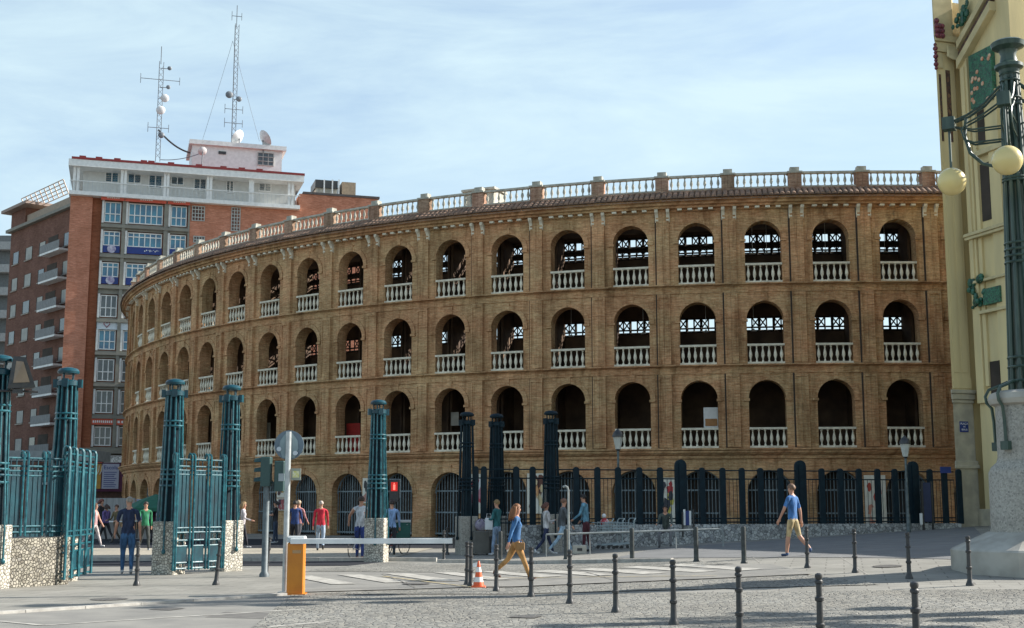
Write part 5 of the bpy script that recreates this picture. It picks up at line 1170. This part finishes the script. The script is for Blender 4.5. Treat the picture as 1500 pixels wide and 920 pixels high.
# ------------------------------------------------------------------ people
CL = {}
def cloth(c, rough=0.85): 
    k = 'cloth_%d_%d_%d' % tuple(int(v * 255) for v in c)
    return mat(k, tuple(min(1, v * 1.15 + .01) for v in c), tuple(v * 0.5 for v in c), rough=rough, scale=11, bump=0.9, bscale=10, stretch=(1, 1, .45))
SKIN = mat('skin', (0.50, 0.27, 0.18), (0.42, 0.21, 0.14), rough=0.55, scale=6)
def person(loc, yaw, h, label, top, bottom, shoe, hair, legs=((20, 5), (-15, 25)), arms=((-15, 15), (20, 20)), sleeve='long', shorts=False, lean=0, sit=False, hairlen=0, headturn=0, bust=0, knees=0.01, fingers=False, group=None, bald=False, spread=0.19, armout=(10, 10), wide=1.0):
    """legs/arms: (swing forward deg, bend deg) for left(-x) and right(+x). local +y = the way the person faces."""
    s = h / 1.76
    V = []; E = []; R = []; T = []    # T: tag of the bone ending at the vertex
    def vtx(p, r, parent, tg):
        V.append(Vector(p)); R.append(r if isinstance(r, tuple) else (r, r)); T.append(tg)
        if parent is not None: E.append((parent, len(V) - 1))
        return len(V) - 1
    la = radians(lean)
    def up(z, y=0, x=0):  # torso point
        zz = z - 0.93; return Vector((x, y * cos(la) + zz * sin(la), 0.93 + zz * cos(la) - y * sin(la)))
    W_ = wide
    pel = vtx((0, 0, 0.93), (0.135 * W_, 0.135 * W_), None, 'pelvis')
    wst = vtx(up(1.08), 0.125 * W_, pel, 'torso'); ch = vtx(up(1.27), 0.145 * W_, wst, 'torso'); nb = vtx(up(1.42), 0.095, ch, 'torso')
    nk = vtx(up(1.50, 0.01), 0.052, nb, 'head'); jw = vtx(up(1.575, 0.03), 0.070, nk, 'head'); hd = vtx(up(1.655, 0.02), 0.088, jw, 'head'); tp = vtx(up(1.715, 0.01), 0.062, hd, 'head')
    foot = []
    for sx, (sw, bd) in zip((-1, 1), legs):
        a = radians(sw); b = radians(sw - bd)
        hip = Vector((sx * 0.085, 0, 0.88)); kn = hip + Vector((sx * knees, sin(a) * 0.42, -cos(a) * 0.42)); an = kn + Vector((0, sin(b) * 0.40, -cos(b) * 0.40))
        hp = vtx(hip, 0.092 * W_, pel, 'pelvis'); th = vtx(hip.lerp(kn, 0.45), 0.082 * W_, hp, 'thigh'); k = vtx(kn, 0.060, th, 'thigh'); cf = vtx(kn.lerp(an, 0.35), 0.058, k, 'shin'); ak = vtx(an, 0.042, cf, 'shin')
        tilt = radians(min(0, sw - bd) * 0.6) if not sit else 0
        he = vtx(an + Vector((0, -0.03, -0.045)), 0.038, ak, 'foot'); to = vtx(an + Vector((0, 0.16 * cos(tilt), -0.052 + 0.16 * sin(tilt))), 0.034, he, 'foot'); foot.append(min(V[he].z - .038, V[to].z - .034))
    for ai, (sx, (sw, bd)) in enumerate(zip((-1, 1), arms)):
        a = radians(sw); b = radians(sw + bd); o = radians(armout[ai])
        shd = up(1.40, 0, sx * spread * (0.93 + 0.07 * W_))
        el = shd + Vector((sx * sin(o) * 0.29, sin(a) * 0.29, -cos(a) * cos(o) * 0.29)); wr = el + Vector((sx * sin(o) * 0.1 - (sx * 0.10 if bd > 60 else 0), sin(b) * 0.25, -cos(b) * 0.25)); hn = wr + (wr - el).normalized() * 0.075
        sh = vtx(shd, 0.062, nb, 'torso'); ua = vtx(shd.lerp(el, .4), 0.052, sh, 'uarm'); e = vtx(el, 0.040, ua, 'uarm'); fa = vtx(el.lerp(wr, .4), 0.037, e, 'farm'); w_ = vtx(wr, 0.026, fa, 'farm'); hh = vtx(hn, 0.034, w_, 'hand')
        d = (wr - el).normalized(); side = Vector((0, 1, 0)).cross(d); 
        side = Vector((sx, 0, 0)).cross(d).normalized()
        if fingers:
            for q, L in zip((-1.5, -.5, .5, 1.5), (.055, .07, .075, .06)):
                p1 = hn + side * q * 0.019 + d * 0.03; f1 = vtx(p1, 0.010, hh, 'hand'); f2 = vtx(p1 + d * L * .6 - Vector((sx * .012, 0, 0)), 0.009, f1, 'hand'); vtx(p1 + d * L - Vector((sx * .03, 0, 0)), 0.008, f2, 'hand')
            t1 = vtx(wr + d * .03 + side * .035, 0.011, w_, 'hand'); vtx(t1 and V[t1] + side * .02 + d * .035, 0.009, t1, 'hand')
        else: vtx(hn + d * 0.06 - Vector((sx * .012, 0, 0)), 0.022, hh, 'hand')
    me = bpy.data.meshes.new('b'); me.from_pydata([tuple(v) for v in V], E, [])
    o = bpy.data.objects.new('b', me); COL.objects.link(o)
    sk = o.modifiers.new('s', 'SKIN'); sk.use_smooth_shade = True
    for i, sv in enumerate(me.skin_vertices[0].data): sv.radius = R[i]; sv.use_root = (i == 0)
    su = o.modifiers.new('u', 'SUBSURF'); su.levels = 2; su.render_levels = 2
    bpy.context.view_layer.update()
    bm_ = bpy.data.meshes.new_from_object(o.evaluated_get(bpy.context.evaluated_depsgraph_get()))
    bpy.data.objects.remove(o)
    z0 = min(v.co.z for v in bm_.vertices)
    s = h / (1.70 if not sit else 1.70)
    # facial relief, flatter torso, classification
    segs = [(V[a], V[b], T[b]) for a, b in E]
    hc = V[hd]; inv = []
    hx = Matrix.Rotation(radians(headturn), 4, 'Z')
    for v in bm_.vertices:
        p = v.co
        if p.z > V[nk].z + 0.03:
            q = p - hc; nz = hc + Vector((0, 0.085, -0.02))
            dd = (p - nz).length
            if dd < 0.035 and q.y > 0: v.co.y += 0.022 * (1 - dd / 0.035)
            v.co.x = hc.x + (v.co.x - hc.x) * 0.86
            if headturn: q = v.co - hc; q = hx @ q; v.co = hc + q
        else:
            lz = p.z
            if 0.86 < lz < 1.42 and abs(p.x) < 0.2: v.co.y = (p.y - (lz - .93) * math.tan(la)) * 0.80 + (lz - .93) * math.tan(la)
            if bust and 1.2 < lz < 1.36 and p.y > 0.05: v.co.y += bust * (1 - abs(lz - 1.28) / 0.08)
    def near(p):
        best = 9e9; r = None
        for a, b, t in segs:
            ab = b - a; L = ab.length_squared; f = max(0, min(1, (p - a).dot(ab) / L)) if L else 0; d = (p - (a + ab * f)).length
            if d < best: best = d; r = (t, f)
        return r
    mats = [cloth(top), cloth(bottom), SKIN, cloth(shoe)]
    bm_.materials.clear()
    for m in mats: bm_.materials.append(m)
    hipz = 0.90
    for pl in bm_.polygons:
        c = pl.center; t, f = near(c)
        if t == 'head': m = 2
        elif t == 'hand': m = 2
        elif t == 'farm': m = 0 if sleeve == 'long' else 2
        elif t == 'uarm': m = 0 if sleeve in ('long',) or (sleeve == 'short' and (c - V[nb]).length < 0.34) else 2
        elif t == 'foot': m = 3
        elif t == 'shin': m = 2 if shorts else 1
        elif t == 'thigh': m = 1
        elif t == 'pelvis': m = 1 if c.z < 0.90 else 0
        else: m = 0
        if t == 'torso' and sleeve == 'none' and abs(c.x) > 0.19 * W_: m = 2
        pl.material_index = m
    for v in bm_.vertices: v.co = Vector((v.co.x * s, v.co.y * s, (v.co.z - z0) * s))
    ob = bpy.data.objects.new('person', bm_); COL.objects.link(ob); ob.location = loc; ob.rotation_euler = (0, 0, yaw)
    tag(ob, label, 'person', group)
    # hair
    HC = Vector((hc.x, hc.y, hc.z - z0))
    hm = mat('hair_%d_%d_%d' % tuple(int(v * 255) for v in hair), hair, tuple(v * .55 for v in hair), rough=0.6, scale=20, stretch=(1, 1, .25), bump=.4)
    def ph(mb): 
        mb.v = [tuple((HC + hx @ (Vector(p))) * s) for p in mb.v]
    mb = MB(); n, m_ = 16, 10
    prof = []
    for i in range(m_ + 1):
        th_ = radians(118) * i / m_
        for k in range(n):
            t = 2 * pi * k / n; front = max(0.0, sin(t)); 
            thl = th_ * (1 - 0.42 * front)
            r = (0.101 + 0.006 * sin(5 * t + i)) if not bald else 0.0905
            mb.v.append((r * 0.90 * sin(thl) * cos(t), r * 1.04 * sin(thl) * sin(t) - 0.008, r * 1.0 * cos(thl) + 0.012))
    for i in range(m_):
        for k in range(n): mb.face([i * n + k, i * n + (k + 1) % n, (i + 1) * n + (k + 1) % n, (i + 1) * n + k])
    if hairlen:
        rnd = random.Random(int(h * 1000))
        for k in range(26):
            t = pi + (k / 25.0) * pi; x, y = cos(t) * .085, sin(t) * .08 - .01
            L = hairlen * rnd.uniform(.8, 1.1); pts = [(x, y, 0.05)]
            for j in range(1, 5): pts.append((x * (1.1 + .15 * j * rnd.uniform(.6, 1.3)), y * (1.15 + .12 * j) - .01 * j, 0.05 - L * j / 4))
            mb.tube(pts, [.022, .028, .03, .026, .010], 6)
    ph(mb); mb.build('hair', hm, ob, smooth=True)
    mb = MB()
    for sx in (-1, 1): mb.sphere((sx * .031, .079, .002), .011, 8, 6)
    ph(mb); mb.build('eyes', BLACK, ob)
    mb = MB()
    for sx in (-1, 1): mb.sphere((sx * .078, -.005, -.01), .022, 8, 6, (.4, .7, 1.3))
    ph(mb); mb.build('ears', SKIN, ob, smooth=True)
    return ob
def face_dir(deg): return radians(deg)      # 0 = away from camera, 90 = to the left, -90 = to the right, 180 = to the camera
NAVY = (0.012, 0.025, 0.07)
w1 = gp(756, 850)
woman = person(w1, radians(-88), 1.68, 'striding woman with curly auburn hair, blue jumper and mustard trousers', (0.035, 0.13, 0.30), (0.42, 0.22, 0.07), (0.12, 0.05, 0.03), (0.25, 0.10, 0.035),
      legs=((-26, 22), (24, 4)), arms=((6, 14), (-24, 10)), hairlen=0.30, bust=0.035, fingers=True, headturn=-8, spread=0.165, wide=1.12)
def bag(name, label, p, sz, m, rz=0):
    t = thing(name, label, 'bag', p, rz); mb = MB(); mb.bbox(-sz[0] / 2, sz[0] / 2, -sz[1] / 2, sz[1] / 2, 0, sz[2], min(sz) * .2); mb.build('body', m, t)
    mb = MB(); mb.tube([(-sz[0] * .3, 0, sz[2] * .95), (-sz[0] * .25, 0, sz[2] * 1.35), (sz[0] * .25, 0, sz[2] * 1.35), (sz[0] * .3, 0, sz[2] * .95)], 0.012, 6); mb.build('strap', m, t); return t
bag('shoulder_bag', 'tan shoulder bag at the hip of the striding woman', w1 + Vector((0.10, -0.17, 0.68)), (0.19, 0.06, 0.16), mat('tan_leather', (0.32, 0.17, 0.06)))
person(gp(1163, 815), radians(48), 1.78, 'man in blue polo shirt and khaki shorts walking away beside a bollard', (0.05, 0.17, 0.42), (0.50, 0.38, 0.20), (0.06, 0.10, 0.2), (0.22, 0.12, 0.07),
      legs=((12, 4), (-16, 28)), arms=((20, 8), (-14, 10)), sleeve='short', shorts=True, fingers=True)
person(gp(185, 841), radians(18), 1.80, 'man in navy T-shirt and jeans with his back to us between the teal pillars', NAVY, (0.03, 0.10, 0.22), (0.6, 0.6, 0.6), (0.35, 0.30, 0.25),
      legs=((8, 3), (-8, 10)), arms=((4, 35), (-6, 12)), sleeve='short', fingers=True, bald=True, headturn=35, wide=1.15, armout=(14, 12))
person(gp(728, 814), radians(62), 1.74, 'person in dark teal jumper and pale jeans holding a white bag by the suitcase', (0.015, 0.12, 0.13), (0.22, 0.30, 0.42), (0.6, 0.6, 0.62), (0.30, 0.19, 0.08),
      legs=((10, 4), (-2, 4)), arms=((12, 85), (8, 70)), fingers=True)
bag('carrier_bag', 'white carrier bag held at the waist of the person in dark teal', gp(716, 814) + Vector((0.0, -0.05, 0.85)), (0.26, 0.14, 0.38), mat('white_plastic_bag', (0.6, 0.62, 0.64)))
person(gp(800, 812), radians(-70), 1.66, 'woman in white flowery blouse and dark jeans with folded arms', (0.62, 0.60, 0.60), (0.02, 0.03, 0.08), (0.7, 0.7, 0.7), (0.14, 0.05, 0.03),
      legs=((22, 2), (-20, 22)), arms=((10, 70), (5, 95)), hairlen=0.14, bust=0.02)
person(gp(824, 811.5), radians(-75), 1.78, 'young man in grey hoodie and light jeans walking beside the hooked pole', (0.09, 0.10, 0.11), (0.30, 0.42, 0.52), (0.5, 0.5, 0.5), (0.20, 0.10, 0.06),
      legs=((26, 4), (-24, 20)), arms=((-12, 10), (18, 12)), lean=3)
person(gp(859, 808), radians(70), 1.80, 'man in light blue jacket and maroon trousers leaning beside the small box', (0.13, 0.30, 0.40), (0.09, 0.015, 0.025), (0.05, 0.05, 0.05), (0.02, 0.015, 0.012),
      legs=((5, 2), (-5, 4)), arms=((18, 35), (10, 30)), lean=6)
sp_ = at(966, 772, 43.6); sg = gp(966, 799)
o = person(Vector((sg.x, 43.15, gz(sg.x, 43.2))), radians(165), 1.60, 'person sitting on the low stone wall in grey-green top and grey trousers', (0.07, 0.09, 0.08), (0.16, 0.16, 0.17), (0.1, 0.1, 0.1), (0.03, 0.02, 0.018),
      legs=((78, 82), (70, 84)), arms=((28, 45), (28, 50)), sit=True, lean=12, knees=0.12)
person(gp(469, 807), radians(8), 1.76, 'man in red jumper walking away behind the barrier arm', (0.62, 0.02, 0.045), (0.30, 0.38, 0.48), (0.03, 0.03, 0.03), (0.50, 0.42, 0.36),
      legs=((18, 3), (-14, 35)), arms=((-8, 12), (10, 14)), bald=True, wide=1.1)
person(gp(431, 803), radians(5), 1.76, 'person with a navy jacket seen from behind above the orange cabinet', (0.012, 0.04, 0.16), (0.01, 0.012, 0.02), (0.03, 0.03, 0.03), (0.02, 0.015, 0.01), wide=1.15)
person(gp(436, 801), radians(-20), 1.78, 'light-haired companion half hidden behind the navy jacket', (0.5, 0.22, 0.22), (0.05, 0.05, 0.06), (0.03, 0.03, 0.03), (0.4, 0.3, 0.2))
person(gp(403, 796), radians(90), 1.72, 'person in black T-shirt checking a phone against the bullring wall', (0.012, 0.012, 0.014), (0.03, 0.05, 0.09), (0.5, 0.5, 0.5), (0.02, 0.015, 0.01),
      legs=((3, 2), (-3, 3)), arms=((25, 80), (20, 75)), sleeve='short', hairlen=0.1)
person(gp(355, 803), radians(-80), 1.70, 'woman with cream jacket over her arm just right of the closed gate pillars', (0.55, 0.50, 0.52), (0.02, 0.02, 0.03), (0.6, 0.6, 0.6), (0.35, 0.22, 0.10),
      legs=((14, 3), (-12, 14)), arms=((-10, 15), (14, 60)), hairlen=0.2, bust=.02)
person(gp(211, 806), radians(-150), 1.72, 'man in bright green top walking under the parasol side', (0.02, 0.20, 0.09), (0.04, 0.045, 0.04), (0.4, 0.4, 0.4), (0.05, 0.03, 0.02),
      legs=((20, 6), (-16, 20)), arms=((-16, 10), (18, 12)), sleeve='long')
person(gp(137, 801), radians(-95), 1.66, 'girl with long brown hair in pale pink dress beside the open gate leaf', (0.55, 0.32, 0.32), (0.6, 0.52, 0.50), (0.6, 0.6, 0.6), (0.16, 0.07, 0.03),
      legs=((20, 2), (-26, 18)), arms=((20, 10), (-10, 10)), hairlen=0.32, sleeve='none')
person(gp(154, 793), radians(60), 1.64, 'woman in purple top and black leggings in the crowd at left', (0.15, 0.10, 0.28), (0.015, 0.015, 0.02), (0.05, 0.05, 0.05), (0.06, 0.03, 0.02), legs=((26, 4), (-26, 10)), arms=((-12, 20), (12, 20)), hairlen=0.15)
person(gp(146, 792), radians(-100), 1.85, 'tall person in black at the back of the left crowd', (0.02, 0.02, 0.022), (0.03, 0.03, 0.03), (0.05, 0.05, 0.05), (0.20, 0.06, 0.04), hairlen=0.15)
person(gp(169, 795), radians(150), 1.62, 'person in olive and brown clothes left of the man in navy', (0.14, 0.11, 0.05), (0.12, 0.10, 0.08), (0.05, 0.05, 0.05), (0.10, 0.05, 0.03), arms=((10, 60), (14, 60)), legs=((24, 5), (-20, 18)))
person(gp(222, 794), radians(170), 1.72, 'person in dark plum jacket between the green top and the stall', (0.08, 0.02, 0.05), (0.02, 0.02, 0.025), (0.03, 0.03, 0.03), (0.03, 0.02, 0.015))
person(gp(237, 792), radians(100), 1.70, 'person in mustard yellow top at the blue and white stall', (0.45, 0.32, 0.04), (0.10, 0.10, 0.12), (0.03, 0.03, 0.03), (0.08, 0.05, 0.03), arms=((20, 60), (20, 60)))
# cyclist pair behind the lone pillar
cy = gp(527, 820)
person(cy, radians(-8), 1.84, 'man in white sleeveless top and blue trousers standing over a bicycle', (0.55, 0.57, 0.60), (0.02, 0.045, 0.20), (0.4, 0.25, 0.2), (0.05, 0.03, 0.02),
      legs=((6, 4), (-4, 8)), arms=((30, 8), (20, 10)), sleeve='none', armout=(38, 14), lean=5, wide=1.08)
c2 = gp(573, 813)
person(c2, radians(5), 1.78, 'person in light blue shirt half hidden by the lone teal pillar', (0.25, 0.38, 0.62), (0.015, 0.015, 0.02), (0.04, 0.04, 0.04), (0.04, 0.025, 0.02), arms=((20, 20), (10, 15)), lean=4)
def bicycle(loc, rz, label, m):
    t = thing('bicycle', label, 'bicycle', loc, rz, 'bicycles behind the barrier arm'); R_ = 0.34
    for x, nm in ((-0.52, 'rear_wheel'), (0.52, 'front_wheel')):
        mb = MB(); mb.tube([(x + R_ * cos(2 * pi * i / 24), 0, R_ + R_ * sin(2 * pi * i / 24)) for i in range(24)], 0.018, 6, closed=True)
        for i in range(12): a = pi * i / 6; mb.tube([(x, 0, R_), (x + R_ * cos(a), 0, R_ + R_ * sin(a))], 0.003, 3)
        mb.build(nm, BLACK, t)
    mb = MB()
    for a, b in (((-.52, R_), (-.08, .30)), ((-.08, .30), (-.2, .82)), ((-.52, R_), (-.18, .72)), ((-.18, .72), (.36, .78)), ((-.08, .30), (.38, .68)), ((.52, R_), (.34, .95))): mb.tube([(a[0], 0, a[1]), (b[0], 0, b[1])], 0.016, 6)
    mb.build('frame', m, t)
    mb = MB(); mb.tube([(.30, -.28, 1.0), (.36, -.1, .98), (.36, .1, .98), (.30, .28, 1.0)], 0.014, 6); mb.build('handlebar', GALV, t)
    mb = MB(); mb.sphere((-.22, 0, .86), .12, 10, 6, (1.1, .6, .3)); mb.build('saddle', BLACK, t)
    return t
bicycle(cy + Vector((0.0, 0.25, 0)), radians(70), 'bicycle under the man in the white sleeveless top', mat('bike_white', (0.5, 0.52, 0.55)))
bicycle(c2 + Vector((0.12, 0.2, 0)), radians(60), 'bicycle right of the lone teal pillar with a dark green box', mat('bike_red', (0.3, 0.05, 0.04)))
q = gp(590, 812); t = thing('delivery_box', 'dark green delivery box on the rear of a bicycle by the lone pillar', 'box', q + Vector((0, 0, .45)), 0.2)
mb = MB(); mb.bbox(-.28, .22, -.22, .22, 0, .62, .03); mb.build('box', mat('green_box', (0.02, 0.10, 0.08)), t); mb = MB(); mb.bbox(-.30, .24, -.24, .24, .62, .70, .02); mb.build('lid', mat('box_lid', (0.5, 0.5, 0.48)), t)
# luggage by the dark pillars
def suitcase(p, rz, sz, m, label, name='suitcase'):
    t = thing(name, label, 'suitcase', p, rz); mb = MB(); mb.bbox(-sz[0] / 2, sz[0] / 2, -sz[1] / 2, sz[1] / 2, .05, sz[2], .04); mb.build('shell', m, t)
    mb = MB(); mb.tube([(-.12, .08, sz[2]), (-.12, .08, sz[2] + .3), (.12, .08, sz[2] + .3), (.12, .08, sz[2])], .012, 6); mb.build('handle', BLACK, t)
    mb = MB(); [mb.sphere((x, y, .03), .03, 8, 5) for x in (-sz[0] / 2 + .05, sz[0] / 2 - .05) for y in (-sz[1] / 2 + .05, sz[1] / 2 - .05)]; mb.build('wheels', BLACK, t)
suitcase(gp(704, 813), .2, (.55, .35, .80), mat('grey_fabric', (0.13, 0.125, 0.11)), 'large grey suitcase at the foot of the dark pillars')
q = gp(705, 813); t = thing('backpack', 'mauve backpack lying on top of the large grey suitcase', 'backpack', q + Vector((0, 0, .80)), .1)
mb = MB(); mb.sphere((0, 0, .19), .22, 14, 10, (1, .6, .95)); mb.build('body', mat('mauve_fabric', (0.20, 0.16, 0.26), (0.4, 0.38, 0.42), scale=7), t, smooth=True); mb = MB(); mb.tube([(-.1, -.12, .3), (0, -.16, .42), (.1, -.12, .3)], .012, 6); mb.build('strap', BLACK, t)
suitcase(gp(718, 812), .1, (.25, .3, .6), BLACK, 'narrow black suitcase between the grey one and the pale jeans')
# luggage trolleys along the wall
TRO = mat('trolley_steel', (0.45, 0.52, 0.52), (0.3, 0.36, 0.37), rough=.4, metal=.2)
def trolley(loc, rz, label):
    t = thing('shopping_trolley', label, 'trolley', loc, rz, 'steel trolleys along the stone wall')
    mb = MB()
    for y in (-.22, .22):
        mb.tube([(-.4, y, 1.02), (-.34, y, .95), (-.30, y, .2), (.45, y, .13)], .022, 6); mb.tube([(-.32, y, .5), (.42, y, .62), (.42, y, .9), (-.34, y, .85)], .012, 5)
    mb.tube([(-.4, -.22, 1.02), (-.4, .22, 1.02)], .018, 6); mb.build('frame', TRO, t)
    mb = MB()
    for i in range(8):
        x = -.32 + i * .106; mb.tube([(x, -.22, .86), (x, -.22, .5 + .013 * i * .9), (x, .22, .5 + .013 * i * .9), (x, .22, .86)], .010, 4)
    for i in range(3):
        z = .58 + i * .1; mb.tube([(-.33, -.22, z), (.42, -.22, z), (.42, .22, z), (-.33, .22, z)], .010, 4)
    mb.build('basket', TRO, t)
    mb = MB()
    for x, y in ((-.28, -.2), (-.28, .2), (.42, -.2), (.42, .2)): mb.tube([(x, y - .012, .06), (x, y + .012, .06)], .06, 10)
    mb.build('wheels', BLACK, t)
for i, (px, lb) in enumerate(((880, 'steel trolley nearest the maroon trousers, with a red and white child seat'), (896, 'middle one of the three steel trolleys at the wall'), (912, 'steel trolley on the right of the three, left of the seated person'))):
    q = gp(px, 804); trolley(q, radians(200), lb)
q = gp(886, 804); t = thing('child_seat', 'red and white bundle on the first steel trolley', 'bundle', q + Vector((0, 0, .8)))
mb = MB(); mb.sphere((0, 0, .1), .16, 10, 8, (1, .8, .9)); mb.build('cloth', mat('red_white_cloth', (0.5, 0.05, 0.06), (0.7, 0.68, 0.68), scale=6, contrast=(.45, .55)), t, smooth=True); mb = MB(); mb.sphere((-.02, -.02, .32), .08, 10, 8); mb.build('pompom', WHITEP, t, smooth=True)
# pigeons on the paving, water hydrant lid, litter: small flat things
q = gp(697, 833); t = thing('paper_scrap', 'white crumpled paper above the traffic cone', 'litter', q + Vector((-.05, .4, .02)))
mb = MB(); mb.add([(-.1, 0, 0), (.1, .02, .01), (.12, .05, .14), (-.02, .03, .10)], [(0, 1, 2, 3)]); mb.box(-.09, .09, 0, .01, 0, .02); mb.build('sheet', WHITEP, t)
